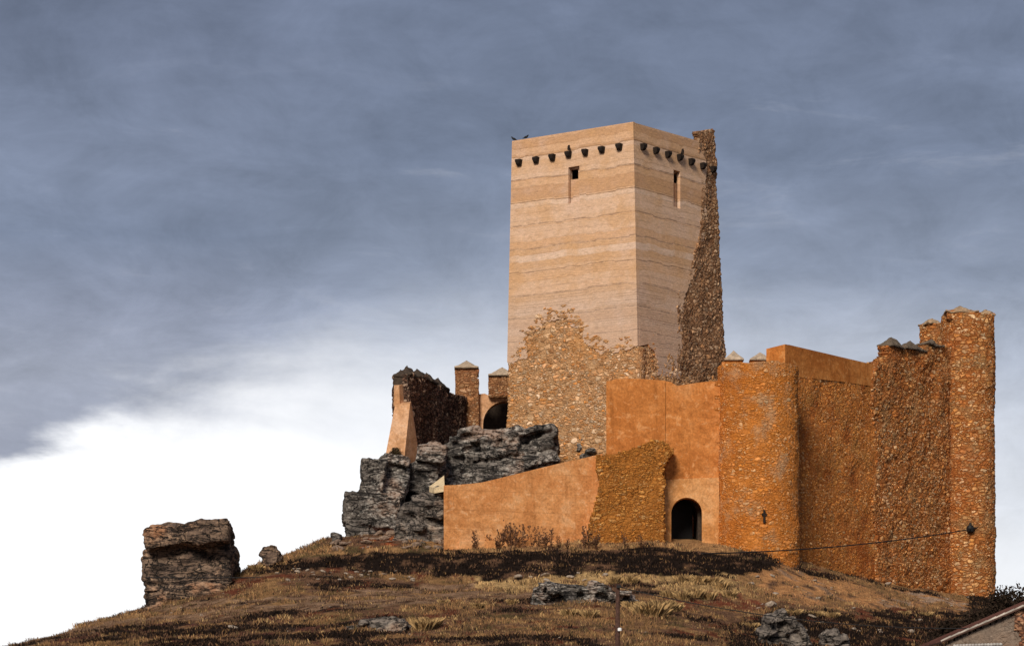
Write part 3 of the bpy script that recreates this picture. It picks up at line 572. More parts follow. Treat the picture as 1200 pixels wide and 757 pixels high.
# ------------------------------------------------------------------ gate wall
def vplane(a, b):
    """Vertical plane through two (px, Y) plan points, facing the camera."""
    p, q = P(a[0], 600, a[1]), P(b[0], 600, b[1]); d = q-p; n = Vector((d.y, -d.x, 0)).normalized()
    return p, (n if n.y < 0 else -n)
gw = empty('gate_wall', (10.0, 198.5, 16.0), 'smooth ochre wall in two faces above the arched black doorway', 'wall')
g1p, g1n = vplane((710, 197.0), (781, 198.4)); g2p, g2n = vplane((780, 198.4), (846, 199.6))
plate('wall_face', [[(710.5, 447), (722, 444), (740, 443.5), (760, 444.5), (779.8, 446), (779.8, 660), (710.5, 660)]], g1p, g1n, (.35, 7, 0), M_gate, gw)
arch = [(804+18*math.cos(t_), 601-18*math.sin(t_)) for t_ in np.linspace(0, math.pi, 15)]
arch = [(822, 660)]+arch+[(786, 660)]
plate('wall_face', [[(780.2, 446.5), (786, 447.5), (793, 452), (800, 451), (820, 448), (846, 446), (846, 563), (780.2, 561.5)]], g2p, g2n, (.2, 5, 0), M_gate, gw)
plate('portal', [[(778, 562.5), (790, 561.5), (820, 560), (842, 559.5), (842, 662)]+arch+[(778, 662)]], g2p, g2n, (.05, 1.2, 0), M_portal, gw, off=.10)
gin = [(804+21*math.cos(t_), 601-21*math.sin(t_)) for t_ in np.linspace(0, math.pi, 15)]
plate('gate_passage', [[(835, 575), (835, 662), (825, 662)]+gin+[(783, 662), (781, 662), (781, 575)]], g2p, g2n, (0, 4.5, 0), M_dark_and_shade, gw, off=-1.15)  # passage lining, its shade put into a near-black colour
plate('passage_back_shade', [[(781, 575), (828, 575), (828, 662), (781, 662)]], g2p, g2n, (0, .15, 0), M_black, gw, off=-2.6)  # black back panel; the dark depth of the passage is in its colour
# ------------------------------------------------------------------ low wall, masonry stub
lw = empty('retaining_wall', P(610, 645, 193), 'long low orange rendered wall with a top that climbs towards the keep', 'wall')
lp_, ln_ = vplane((520, 190.6), (705, 195.4))
top = [(520, 568.5), (535, 568), (550, 566.8), (565, 565), (580, 561.5), (600, 556.5), (620, 551.5), (640, 546.5), (660, 541.8), (680, 537.5), (706, 531.5)]
plate('wall_face', [top+[(706, 680), (520, 680)]], lp_, ln_, (0, 1.4, 0), M_orange, lw)
plate('plinth', [[(537, 634), (600, 632.6), (700, 631), (700, 680), (537, 680)]], lp_, ln_, (0, .11, 0), M_orange, lw, off=.11)
mb = MB(); q = [P(503, 570, 193.2), P(520.3, 557, 194.4), P(521, 569.2, 190.8), P(509, 571.5, 191.6)]
mb.add(q+[v_-Vector((0, 0, .35)) for v_ in q], [(0, 1, 2, 3), (4, 7, 6, 5), (0, 4, 5, 1), (1, 5, 6, 2), (2, 6, 7, 3), (3, 7, 4, 0)]).build('sloping_coping', plain('cream_coping', (.62, .47, .28), .9, .3, 4), lw)
sp_, sn_ = vplane((686, 194.3), (792, 196.9))
stub = empty('rubble_wall_stub', P(740, 640, 195.5), 'broken stub of golden rubble wall with ragged edges left of the doorway', 'wall')
def linexy(p0, n, px):  # plan point of a survey column on a vertical plane
    return (lambda z: np.array(on_plane(px, 600, p0, n)[:2]))
masonry('rubble_face', linexy(sp_, sn_, 680), linexy(sp_, sn_, 796), 14.5, 24, [(700, 534), (720, 531), (738, 526), (757, 521), (762, 516), (776, 516), (788, 524), (788, 531), (782, 538), (780, 546), (777, 556), (779, 566), (778, 680), (684, 680), (690, 615), (696, 590), (702, 565), (699, 550)], (.1, 1.3, 0), M_stub, stub, seed=21, lump=.13, jit=1.4)
# ------------------------------------------------------------------ round turret
tur = empty('round_turret', (16.35, 200.2, 15.0), 'broad squat round turret of golden rubble beside the doorway, with a cross slit', 'turret')
tz = EYE+(900-427)/F*199
drum('rubble_drum', (16.35, 200.2), 2.80, 2.64, 14.0, tz, M_turret, tur, seed=31, lump=.06, ragged=.10)
for x, y in ((842, 450), (842, 466), (840.5, 480), (841, 497), (840, 520)):
    q = P(x+1, y, 199.7); MB().box(q, (.75, .4, .24), rz=.2).build('jutting_stone', M_turret, tur)
sd = P(895.5, 605, 197.42); mb = MB(); mb.box(sd, (.13, .3, .85)); sl_ = mb.build('arrow_slit_shade', M_corbel, tur)  # solid dark blocks painted as the shade of the slit opening
MB().box(sd+Vector((0, .004, .14)), (.32, .3, .13)).build('cross_slit_shade', M_corbel).parent = sl_
for c_o in sl_.children: c_o.data.transform(Matrix.Translation(-Vector(tur.location)))
# ------------------------------------------------------------------ battlement behind the turret
bw = empty('battlement_wall', P(872, 470, 207), 'short battlement seen over the turret top, two grey pyramid capped merlons', 'wall')
bp, bn = vplane((838, 207), (912, 207))
plate('wall_face', [[(846, 424), (912, 426.5), (912, 640), (846, 640)]], bp, bn, (0, 1.0, 0), M_gate, bw)
for x0, x1, ap, cx in ((848.5, 871, 411, 858), (878.5, 903, 412.5, 890)):
    plate('merlon', [[(x0+1, 421), (x1-1, 421), (x1-1, 427), (x0+1, 427)]], bp, bn, (0, .95, 0), M_parapet, bw, off=.02)
    q = P((x0+x1)/2, 421.5, 207.45); cap('merlon_cap', q, (x1-x0)/F*207, 1.25, (421.5-ap)/F*207, 0, M_cap, bw, seed=int(cx), rough=.02, roundness=.15)
# ------------------------------------------------------------------ right curtain wall
S0 = P(920, 600, 203); S0.z = 0; dR = Vector((.6, .8, 0)); nC = Vector((.8, -.6, 0)); nCl = Vector((-.6, -.8, 0))
cw = empty('curtain_wall', (24.0, 211.0, 14.0), 'high brown rubble wall receding from the turret under a smooth orange parapet', 'wall')
wl = lambda off, a: (lambda z: np.array((S0+dR*a+nC*off)[:2]))
masonry('rubble_face', wl(-.05, -.3), wl(-.05, 13.5), 12.5, 31.0, [(900, 428), (936, 440), (985, 446.5), (1031, 454), (1031, 720), (900, 720)], -nC*1.6, M_curtain, cw, seed=41, lump=.07)
masonry('old_rubble_face', wl(.12, 10.9), wl(.12, 23.4), 11.5, 34.5, [(1023.5, 440), (1026, 426), (1036, 420), (1041.5, 417), (1041.5, 404.5), (1056, 404.5), (1057.5, 414), (1060.5, 414), (1061.5, 408), (1081, 409.5), (1084, 404), (1098, 401), (1124, 412), (1124, 730), (1027, 730), (1029, 640), (1024, 600), (1029, 540), (1023, 480)], -nC*.8, M_old, cw, seed=42, lump=.11)
plate('parapet', [[(898, 408.8), (920, 403.3), (920, 440), (898, 440)]], P(920, 600, 203), nCl, -nCl*.45, M_parapet, cw)
def oc2(py): 
    a = np.array([on_plane(920, py, S0, nC)+dR*.455]); x, y = proj(a); return float(x[0]), float(y[0])
plate('parapet', [[oc2(403), (1027, 428), (1027, 453.5), (985, 447), (936, 442), oc2(441)]], S0, nC, -nC*.5, M_parapet, cw, off=.0)
def wcap(x, y, off, w, d, h, seed, mt=M_capdark, nm='merlon_cap', rough=.07):
    q = on_plane(x, y, S0, nC)-nC*off; return cap(nm, q, w, d, h, math.atan2(.8, .6), mt, cw, seed=seed, rough=rough, roundness=.5)
wcap(1049, 405, .3, 2.2, 1.15, .68, 3, rough=.09); wcap(1071, 409, .3, 2.9, 1.15, .62, 4, rough=.09); wcap(1094, 404, .3, 2.4, 1.2, .42, 6, rough=.12)
# ------------------------------------------------------------------ right round tower
rt = empty('round_tower', (33.7, 222.5, 13.0), 'tall slender round tower of big brown stones at the right corner', 'tower')
rz_ = EYE+(900-370)/F*222
drum('rubble_drum', (33.72, 222.6), 2.0, 1.95, 11.0, rz_, M_old, rt, seed=51, lump=.09, ragged=.08)
for x, w, d, ap, yb, yy in ((1125.5, 2.45, 2.6, 358.5, 367.5, 222.2), (1156, 1.05, 1.5, 363, 369.5, 222.6)):
    q = P(x, yb, yy); mb = MB().box(q-Vector((0, 0, .25)), (w*.94, d*.9, .6)); mb.build('merlon', M_old, rt)
    cap('merlon_cap', q+Vector((0, 0, .02)), w, d, (yb-ap)/F*222, 0, M_capold, rt, seed=int(x), rough=.10, roundness=.8)
bt_ = empty('stair_turret', (31.1, 226.5, 20.0), 'narrow stone turret with a rounded cap just behind the tall round tower', 'turret')
drum('rubble_drum', (31.68, 226.6), .98, .92, 14.0, EYE+(900-380)/F*226, M_old, bt_, seed=52, lump=.05, ragged=.05)
cap('cap', P(1092.5, 380, 226.6)+Vector((0.02, 0, -.02)), 1.75, 1.75, .45, .3, M_capold, bt_, seed=9, rough=.09, roundness=.9)
ir = empty('cable_insulator', P(1137, 619, 220.4), 'small black insulator fixed low on the tall round tower', 'insulator')
q = P(1137, 619, 220.55); MB().tube([q+Vector((0, -.05, .42)), q+Vector((0, -.05, .25)), q+Vector((0, -.05, .2)), q+Vector((0, -.05, 0)), q+Vector((0, -.05, -.22)), q+Vector((0, -.05, -.34))], [.07, .1, .22, .30, .27, .12], 10).build('body', M_black, ir)
MB().tube([q+Vector((0, -.05, 0)), q+Vector((0, .35, .0))], .07, 8).build('bracket', M_black, ir)
# ------------------------------------------------------------------ left ruins
nw = empty('ruined_wall', (-5.5, 214, 20), 'dark crumbling rubble wall with worn merlons and a tall tan buttress at its end', 'wall')
A_ = P(478, 600, 207.5); B_ = P(553, 600, 224); dW = Vector((B_.x-A_.x, B_.y-A_.y, 0)).normalized(); nW = Vector((dW.y, -dW.x, 0))
aa = lambda k, o=0: (lambda z: np.array((A_+dW*k+nW*o)[:2])); LW = math.hypot(B_.x-A_.x, B_.y-A_.y)
masonry('rubble_face', aa(0), aa(LW), 17, 30.5, [(474, 438), (484, 439), (486, 441), (490, 444), (494, 441), (501, 442), (504, 447), (507, 447), (511, 449), (514, 454), (519, 453), (525, 457), (529, 460), (534, 462), (556, 468), (556, 640), (470, 640)], -nW*1.1, M_ruin_shaded, nw, seed=61, lump=.14, jit=1.0)
for x, y, w, h in ((484, 440.5, 1.0, .42), (497, 443.5, 1.35, .38), (508.5, 449, .9, .42), (521, 455, 1.2, .42)):
    q = on_plane(x, y, A_, nW)-nW*.5; cap('merlon_cap', q+Vector((0, 0, .08)), w*1.9, 1.2, h*1.7, math.atan2(dW.y, dW.x), M_dark_and_shade, nw, seed=int(x), rough=.08, roundness=.5)
q = P(469.8, 446, 207.6); MB().box(q+Vector((0, .55, -.25)), (.98, 1.1, 1.3)).build('merlon', M_dark_and_shade, nw); cap('merlon_cap', q+Vector((0, .55, .36)), 1.05, 1.2, .5, 0, M_dark_and_shade, nw, seed=77, rough=.05, roundness=.5)
def prism(name, front, Y, depth_pts, mat):
    """A battered buttress: front outline and the matching outline further back."""
    f_ = [P(x, y, yy) for x, y, yy in front]; b_ = [P(x, y, yy) for x, y, yy in depth_pts]; m = len(f_)
    return MB().add(f_+b_, [tuple(range(m)), tuple(range(m, 2*m))]+[(i, (i+1) % m, m+(i+1) % m, m+i) for i in range(m)]).build(name, mat, nw)
prism('buttress', [(463, 474, 206.7), (480.5, 473, 206.5), (472.5, 548, 205.6), (449, 548, 205.8)], 0, [(464, 469, 208.3), (481.6, 469, 208.2), (493.5, 548, 208.4), (452, 548, 208.6)], M_butt)
prism('buttress_head', [(461.8, 452, 207.2), (468, 451.5, 207.0), (468.6, 476, 207.0), (461.3, 476, 207.2)], 0, [(462.5, 449, 208.6), (478, 449, 208.4), (480.5, 476, 208.4), (462, 476, 208.6)], M_butt)
aw = empty('arched_wall', P(572, 500, 223), 'fragment of ochre wall with a black arch beside the keep and a capped stone pier', 'wall')
ap_, an_ = vplane((533, 223), (620, 223))
ar = [(593+27*math.cos(t_), 497-27*math.sin(t_)) for t_ in np.linspace(math.pi*.25, math.pi, 12)]
plate('wall_face', [[(560, 462), (568, 461), (572, 463), (625, 463), (625, 472)]+[(612, 478)]+ar+[(566, 560), (550, 560), (558, 500)]], ap_, an_, (0, 1.3, 0), M_butt, aw)
plate('arch_shade_panel', [[(555, 460), (640, 464), (640, 560), (555, 560)]], ap_, an_, (0, .3, 0), M_dark_and_shade, aw, off=-3.0)  # dark sheet whose colour stands for the shade behind the arch
pp, pn = vplane((530, 222.4), (566, 222.4))
masonry('pier', linexy(pp, pn, 533.4), linexy(pp, pn, 561), 20, EYE+(900-431.5)/F*222.4, [(533, 425), (559.5, 425), (561, 452), (563, 490), (569, 520), (560, 560), (533.5, 560)], (.0, 1.9, 0), M_ruinlit, aw, seed=71, lump=.07, jit=.7)
cap('pier_cap', P(546.8, 431.3, 223.3), 1.78, 2.2, .58, 0, M_cap, aw, seed=12, rough=.02, roundness=.4)
masonry('merlon', linexy(pp, pn, 572.5), linexy(pp, pn, 604), 29.05, EYE+(900-440)/F*222.4, None, (0, 1.5, 0), M_ruinlit, aw, seed=72, lump=.05, jit=.7)
cap('merlon_cap', P(588.5, 440, 223.1), 2.05, 1.8, .62, 0, M_cap, aw, seed=13, rough=.02, roundness=.4)
# ------------------------------------------------------------------ cliff and boulders
rock('cliff_rock', [([(398, 572), (396, 566), (405, 560), (420, 560), (423, 547), (435, 536), (452, 532), (479, 535), (480, 560), (474, 590), (470, 612), (466, 640), (402, 640), (398, 622), (406, 602), (400, 590)], 195, 15)], M_rock, 'big dark cliff block at the left end of the outcrop, below the tan buttress', layer=1.5, block=2.4, seed=1, amp=.13, gap=.16)
rock('cliff_rock', [([(476, 548), (488, 526), (505, 516), (521, 521), (526, 550), (520, 566), (502, 580), (486, 600), (476, 600)], 196.4, 11)], M_rock, 'rounded dark rock in the middle of the outcrop, between cliff block and upper ledge', layer=1.0, block=2.0, seed=2, amp=.13, gap=.16)
rock('cliff_rock', [([(518, 580), (519, 523), (535, 505), (552, 498), (562, 501), (600, 498), (630, 498), (652, 498), (656, 510), (654, 560), (600, 600), (521, 600)], 198.5, 8.5)], M_rock, 'wide bedded grey ledge under the keep, above the low orange wall', layer=.55, block=1.25, seed=3, amp=.17, dip=R(10), gap=.10, smooth=1, turn=.6)
rock('cliff_rock', [([(460, 640), (464, 600), (472, 588), (500, 574), (522, 571), (524, 600), (537, 615), (537, 645), (500, 648), (475, 645)], 191.2, 6)], M_rock2, 'pale broken rock at ground level at the left end of the low orange wall', layer=.5, block=1.4, seed=4, amp=.12, gap=.12)
rock('embedded_rock', [([(673, 518), (684, 509), (690, 506), (689, 518), (682, 527), (676, 526)], 206.6, 1.8)], M_rock, 'upper dark rock jutting from the foot of the keep masonry', layer=.5, block=1.2, seed=5, amp=.1, group='rocks at the foot of the keep')
rock('embedded_rock', [([(676, 530), (690, 526), (699, 526), (698, 537), (680, 540)], 206.4, 1.8)], M_rock, 'lower dark rock jutting from the foot of the keep, just over the low wall', layer=.5, block=1.2, seed=6, amp=.1, group='rocks at the foot of the keep')
rock('boulder', [([(172, 628), (176, 620), (205, 616), (245, 613), (264, 618), (272, 624), (272, 640), (270, 655), (268, 676), (266, 715), (220, 722), (195, 722), (170, 720), (166, 692), (169, 662), (172, 640)], 182.5, 5.5)], M_boulder, 'huge flat topped brown boulder standing alone on the left slope', 'boulder', dip=R(6), layer=2.3, block=6.0, seed=7, amp=.25, gap=.02, jy=.35, smooth=1, turn=.35)
rock('boulder', [([(301, 647), (309, 639), (318, 637), (330, 645), (334, 653), (326, 664), (309, 664)], 187.6, 1.6)], M_boulder, 'small dark boulder on the skyline between the huge boulder and the cliff', 'boulder', dip=R(-20), layer=.7, block=2, seed=8, amp=.12, vox=.1, jy=.3)
rock('boulder', [([(383, 632), (388, 626), (398, 626), (402, 632), (400, 642), (384, 642)], 190.6, 1.4)], M_rock, 'little dark boulder at the foot of the cliff on the skyline', 'boulder', layer=.5, block=1, seed=9, amp=.1, vox=.09, jy=.3)
rock('outcrop', [([(614, 714), (622, 704), (626, 686), (634, 681), (660, 684), (700, 684), (736, 691), (757, 699), (748, 708), (725, 718), (690, 722), (640, 720)], 169.6, 7)], M_rock, 'broad broken dark outcrop in the grass behind the wooden pole', 'outcrop', dip=R(-6), layer=.32, block=.9, seed=10, amp=.16, vox=.1, gap=.12)
rock('outcrop', [([(398, 744), (404, 732), (428, 725.5), (470, 724), (487, 728), (478, 738), (440, 750)], 158.3, 4)], M_rock2, 'flat pale grey slab of rock low in the dry grass on the left', 'outcrop', dip=R(4), layer=.3, block=1.5, seed=11, amp=.1, vox=.08)
rock('outcrop', [([(890, 748), (896, 732), (908, 720), (925, 717), (940, 726), (950, 742), (957, 775), (895, 775)], 164, 4)], M_rock2, 'craggy grey rock in dark scrub at the bottom, larger of the two there', 'outcrop', dip=R(20), layer=.5, block=.8, seed=12, amp=.18, vox=.09, gap=.1)
rock('outcrop', [([(964, 744), (974, 735), (987, 738), (998, 750), (1002, 775), (966, 775)], 167, 3)], M_rock2, 'smaller pale rock in dark scrub to the right of the craggy grey rock', 'outcrop', dip=R(20), layer=.4, block=.7, seed=13, amp=.14, vox=.09)
# ------------------------------------------------------------------ loose stones
rg = random.Random(5)
def pebble_mesh(seed):
    bm = bmesh.new(); bmesh.ops.create_icosphere(bm, subdivisions=2, radius=1); v_ = np.array([x.co for x in bm.verts]); d = fbm(v_*1.1+seed*9.3, 3, seed)
    for x, k in zip(bm.verts, d): x.co *= 1+k*.7; x.co.z *= .6
    me = bpy.data.meshes.new('field_stone'); bm.to_mesh(me); bm.free(); me.materials.append(M_pebble); return me
PM = [pebble_mesh(k) for k in range(6)]
def find(px, py, lo=140, hi=226):
    """Where a sight line first meets the hill."""
    Y = np.linspace(lo, hi, 900); x = (px-600)/F*Y; z = EYE+(900-py)/F*Y; h = hill(x, Y); k = np.argmax(h >= z)
    return Vector((x[k], Y[k], h[k])) if h[k] >= z[k] else None
def stone(px, py, s, label, group):
    q = find(px, py)
    if q is None: return
    o = bpy.data.objects.new('field_stone', rg.choice(PM)); COL.objects.link(o); o.location = q+Vector((0, 0, s*.25)); o.rotation_euler = (rg.uniform(-.3, .3), rg.uniform(-.3, .3), rg.uniform(0, 6.3)); o.scale = (s*rg.uniform(.8, 1.5), s*rg.uniform(.8, 1.2), s*rg.uniform(.7, 1.1))
    tag(o, label, 'stone', group)
for i in range(34):
    stone(rg.uniform(318, 486), 675+rg.gauss(0, 4.5), rg.uniform(.05, .17), 'pale stone in the row of rubble along the foot of the dark bank', 'pale stones below the dark bank')
for i in range(10): stone(rg.uniform(600, 720), 675+rg.gauss(0, 3), rg.uniform(.10, .28), 'pale stone just behind the broken dark outcrop', 'pale stones behind the outcrop')
for i in range(30): stone(rg.uniform(880, 1150), rg.uniform(672, 716), rg.uniform(.06, .17), 'pale stone on the bare tan slope under the curtain wall', 'pale stones under the curtain wall')
for i in range(16): stone(rg.uniform(880, 1100), rg.uniform(720, 752), rg.uniform(.07, .22), 'pale stone among the dark scrub at the bottom', 'pale stones in the dark scrub')
for i in range(26): stone(rg.uniform(110, 850), rg.uniform(690, 752), rg.uniform(.04, .09), 'small pale stone lying in the dry grass of the slope', 'pale stones in the dry grass')
M_rub = plain('brown_rubble', (.20, .135, .095), .95, .6, 3)
RM = []
for me_ in PM:
    m2 = me_.copy(); m2.name = 'rubble_stone'; m2.materials.clear(); m2.materials.append(M_rub); RM.append(m2)
PMs = PM
for i in range(60):
    PM = RM
    if i < 34: stone(rg.uniform(388, 470), rg.uniform(622, 644), rg.choice((.10, .14, .18, .3)), 'brown rubble stone fallen at the foot of the dark cliff block', 'fallen rubble below the cliff')
    else: stone(rg.uniform(470, 552), rg.uniform(634, 644), rg.choice((.10, .14, .2, .34)), 'brown rubble stone at the left foot of the low orange wall', 'fallen rubble by the low wall')
PM = PMs
stone(274, 737, .24, 'largest single pale stone low on the left slope', None); stone(903, 711, .34, 'pinkish stone on red soil above the craggy grey rock', None); stone(1040, 685, .22, 'pale stone against the foot of the curtain wall', None)
# ------------------------------------------------------------------ grass and scrub
FRONT = [(-200, 200), (150, 188), (280, 192), (330, 203), (396, 204), (400, 195), (465, 194.5), (470, 191.5), (520, 190.6), (700, 194.6), (780, 197), (840, 197.3), (870, 196.6), (905, 197), (935, 201.5), (1105, 217.5), (1135, 220), (1170, 222), (1320, 226)]
def spots(n, seed, x0=-44, x1=50, y0=146, y1=224):
    r_ = np.random.default_rng(seed); x = r_.uniform(x0, x1, n); y = r_.uniform(y0, y1, n)
    px = 600+F*x/y; k = (y < interp(px, FRONT)-.1) & (px > -60) & (px < 1260); x, y = x[k], y[k]; z = hill(x, y)
    py = 900-F*(z-EYE)/y; k = (py < 775); return x[k], y[k], z[k], r_
def blades(name, x, y, z, col, hgt, wid, lean, r_, mat, per=6, spread=.12):
    n = len(x)*per; rep = lambda a: np.repeat(a, per, 0)
    bx, by, bz, c, h = rep(x)+r_.normal(0, spread, n), rep(y)+r_.normal(0, spread, n), rep(z), rep(col), rep(hgt)*r_.uniform(.5, 1.2, n)
    th = r_.uniform(0, 2*math.pi, n); a2 = r_.uniform(0, 2*math.pi, n); ln = h*lean*r_.uniform(.2, 1.2, n); w = wid*r_.uniform(.6, 1.4, n)
    dx, dy = np.cos(th)*w, np.sin(th)*w; mx, my = np.cos(a2)*ln, np.sin(a2)*ln
    v_ = np.stack([np.stack([bx-dx, by-dy, bz-.05], 1), np.stack([bx+dx, by+dy, bz-.05], 1), np.stack([bx+mx*.4+dx*.6, by+my*.4+dy*.6, bz+h*.62], 1), np.stack([bx+mx, by+my, bz+h], 1)], 1).reshape(-1, 3)
    i = np.arange(n)*4; f = np.stack([i, i+1, i+2, i+3], 1)
    me = mesh(name, v_, f); c = np.clip(c*r_.uniform(.6, 1.45, (n, 1)), .004, .7)
    at_ = me.color_attributes.new('col', 'FLOAT_COLOR', 'POINT'); at_.data.foreach_set('color', np.repeat(np.concatenate([c, np.ones((n, 1))], 1), 4, 0).ravel())
    return tag(link(name, me, mat, None, False), kind='stuff')
x, y, z, r_ = spots(90000, 1); col, kind = cover(x, y, z)
clump = fbm(np.stack([x, y, z*0], 1)*1.1, 3, 90)
k = (kind < 2) & ((clump > -.18) | (r_.random(len(x)) < .25)) | ((kind == 3) & (r_.random(len(x)) < .34))
px_, py_ = proj(np.stack([x, y, z], 1)); tall = np.where(kind == 1, .17, .10)*(1+1.4*np.clip(clump, -.4, .8))*np.clip((212-y)/12, .5, 1)
gcol = np.where((kind == 1)[:, None], col*1.05, col*.9); pick = r_.random(len(x)); gcol[pick > .91] = PALE*.8; gcol[pick < .14] = OLIVE; gcol[(pick > .14) & (pick < .40)] = BROWN*.9; gcol[(pick > .40) & (pick < .5)] = DARK*1.8
o = blades('dry_grass', x[k], y[k], z[k], gcol[k], tall[k], .016, .6, r_, M_grass, 9, .16); tag(o, 'dry straw coloured grass covering the hill slope', 'grass')
x, y, z, r_ = spots(120000, 2); col, kind = cover(x, y, z); k = kind == 2; clump = fbm(np.stack([x, y, z*0], 1)*.9, 3, 91)
dc = np.repeat(DARK[None]*.9, len(x), 0); pk = r_.random(len(x)); dc[pk > .80] = BROWN*.6; dc[pk > .95] = STRAW*.55
o = blades('scrub', x[k], y[k], z[k], dc[k], (.15*(1+1.5*np.clip(clump, -.6, 1)))[k], .035, .8, r_, M_leaf, 7, .2); tag(o, 'low blackish brown scrub on the bank and lower slope', 'scrub')
# individual tussocks of pale grass
def tussock(seed, n=300):
    r2 = np.random.default_rng(seed); a = r2.uniform(0, 6.283, n); r0 = np.sqrt(r2.random(n))*.38; h = r2.uniform(.5, 1.0, n); ln = r2.uniform(.05, .45, n)*r2.uniform(.5, 1.0, n); w = .008
    bx, by = np.cos(a)*r0, np.sin(a)*r0; t_ = a+r2.normal(0, .5, n); dx, dy = -np.sin(t_)*w, np.cos(t_)*w; mx, my = np.cos(t_)*ln, np.sin(t_)*ln
    v_ = np.stack([np.stack([bx-dx, by-dy, bx*0-.06], 1), np.stack([bx+dx, by+dy, bx*0-.06], 1), np.stack([bx+mx*.45+dx*.7, by+my*.45+dy*.7, h*.7], 1), np.stack([bx+mx, by+my, h*(1-.35*ln)], 1)], 1).reshape(-1, 3)
    i = np.arange(n)*4; me = mesh('grass_tussock', v_, np.stack([i, i+1, i+2, i+3], 1)); c = np.clip(PALE[None]*r2.uniform(.3, 1.15, (n, 1)), 0, .7)
    at_ = me.color_attributes.new('col', 'FLOAT_COLOR', 'POINT'); at_.data.foreach_set('color', np.repeat(np.concatenate([c, np.ones((n, 1))], 1), 4, 0).ravel()); me.materials.append(M_grass); return me
TM = [tussock(k) for k in range(4)]
for px, py, s in ((497, 738, 1.0), (505, 735, .9), (490, 733, .8), (763, 722, 1.3), (775, 718, 1.2), (752, 721, 1.0), (742, 714, .9), (788, 716, .9), (690, 724, .8), (667, 722, .7), (800, 703, .9), (815, 700, .9), (830, 702, .8), (785, 700, .8), (845, 690, .8), (835, 684, .9), (820, 684, .8), (800, 684, .9), (855, 700, .7), (740, 684, .7), (720, 683, .7), (930, 721, .8), (955, 722, .8), (975, 724, .7), (895, 742, .7), (880, 736, .7), (280, 672, .7), (300, 668, .7), (165, 712, .5), (180, 710, .5), (1085, 722, .7), (1060, 721, .6), (520, 708, .5), (560, 712, .6), (600, 708, .5)):
    q = find(px, py)
    if q is None: continue
    o = bpy.data.objects.new('grass_tussock', rg.choice(TM)); COL.objects.link(o); o.location = q; o.rotation_euler = (0, 0, rg.uniform(0, 6.3)); o.scale = (s*1.25, s*1.25, s*rg.uniform(.5, .75))
    tag(o, 'tall pale tussock of dry grass standing out of the slope', 'grass tussock', 'tussocks of dry grass')
# ------------------------------------------------------------------ dry thistles before the low wall
M_thistle = plain('dry_thistle', (.12, .055, .028), .9, .5, 2)
def thistle(seed):
    r2 = random.Random(seed); mb = MB()
    for _ in range(r2.randint(4, 8)):
        a = r2.uniform(0, 6.28); h = r2.choice((.35, .5, .7, .85, 1.0))*r2.uniform(.85, 1); l = r2.uniform(.05, .36); p0 = Vector((r2.uniform(-.05, .05), r2.uniform(-.05, .05), -.05)); p1 = Vector((math.cos(a)*l, math.sin(a)*l*.6, h))
        m = p0.lerp(p1, .5)+Vector((r2.uniform(-.05, .05), 0, .05)); mb.tube([p0, m, p1], [.014, .012, .008], 4)
        tips = [p1]
        for _ in range(r2.randint(3, 6)):
            k = r2.uniform(.4, .95); b = p0.lerp(p1, k); b2 = r2.uniform(0, 6.28); e = b+Vector((math.cos(b2)*.16, math.sin(b2)*.12, r2.uniform(.06, .18))); mb.tube([b, e], [.012, .008], 4); tips.append(e)
        for e in tips:
            s = r2.uniform(.022, .040); mb.tube([e+Vector((0, 0, -s)), e+Vector((0, 0, -s*.3)), e+Vector((0, 0, s*.6)), e+Vector((0, 0, s*1.2))], [s*.4, s, s*.9, s*.25], 6)
        for _ in range(5):
            b = p0.lerp(p1, r2.uniform(.1, .7)); b2 = r2.uniform(0, 6.28); e = b+Vector((math.cos(b2)*.17, math.sin(b2)*.17, .02)); n_ = Vector((-math.sin(b2), math.cos(b2), 0))*.03
            mb.add([b-n_*.3, b+n_*.3, b.lerp(e, .5)+n_+Vector((0, 0, .04)), e, b.lerp(e, .5)-n_+Vector((0, 0, .04))], [(0, 1, 2, 3, 4)])
    me = mesh('dry_thistle', mb.v, mb.f); me.materials.append(M_thistle); return me
HM = [thistle(k) for k in range(5)]
for px, pt in ((536, 628), (545, 624), (556, 622), (566, 618), (573, 616), (583, 626), (588, 605), (598, 612), (603, 611), (613, 614), (624, 615), (632, 627), (640, 616), (646, 619), (655, 628), (684, 616), (690, 613), (697, 620), (733, 622), (751, 625), (665, 630), (528, 630), (518, 632)):
    q = find(px, 642.0); 
    if q is None: continue
    q.y -= .3; q.z = float(hill(np.array([q.x]), np.array([q.y]))[0]); hh = (EYE+(900-pt)/F*q.y)-q.z
    o = bpy.data.objects.new('dry_thistle', rg.choice(HM)); COL.objects.link(o); o.location = q; o.rotation_euler = (0, 0, rg.uniform(0, 6.3)); s = max(.5, hh)
    o.scale = (.5+.5*s, .5+.5*s, s)
    lb = 'tallest dry dark thistle before the low orange wall' if px == 588 else 'dark dry thistle standing by itself left of the doorway' if px in (751,) else 'dry dark thistle in the grass at the foot of the orange walls'
    tag(o, lb, 'thistle', None if px in (588, 751) else 'dry thistles along the low wall')
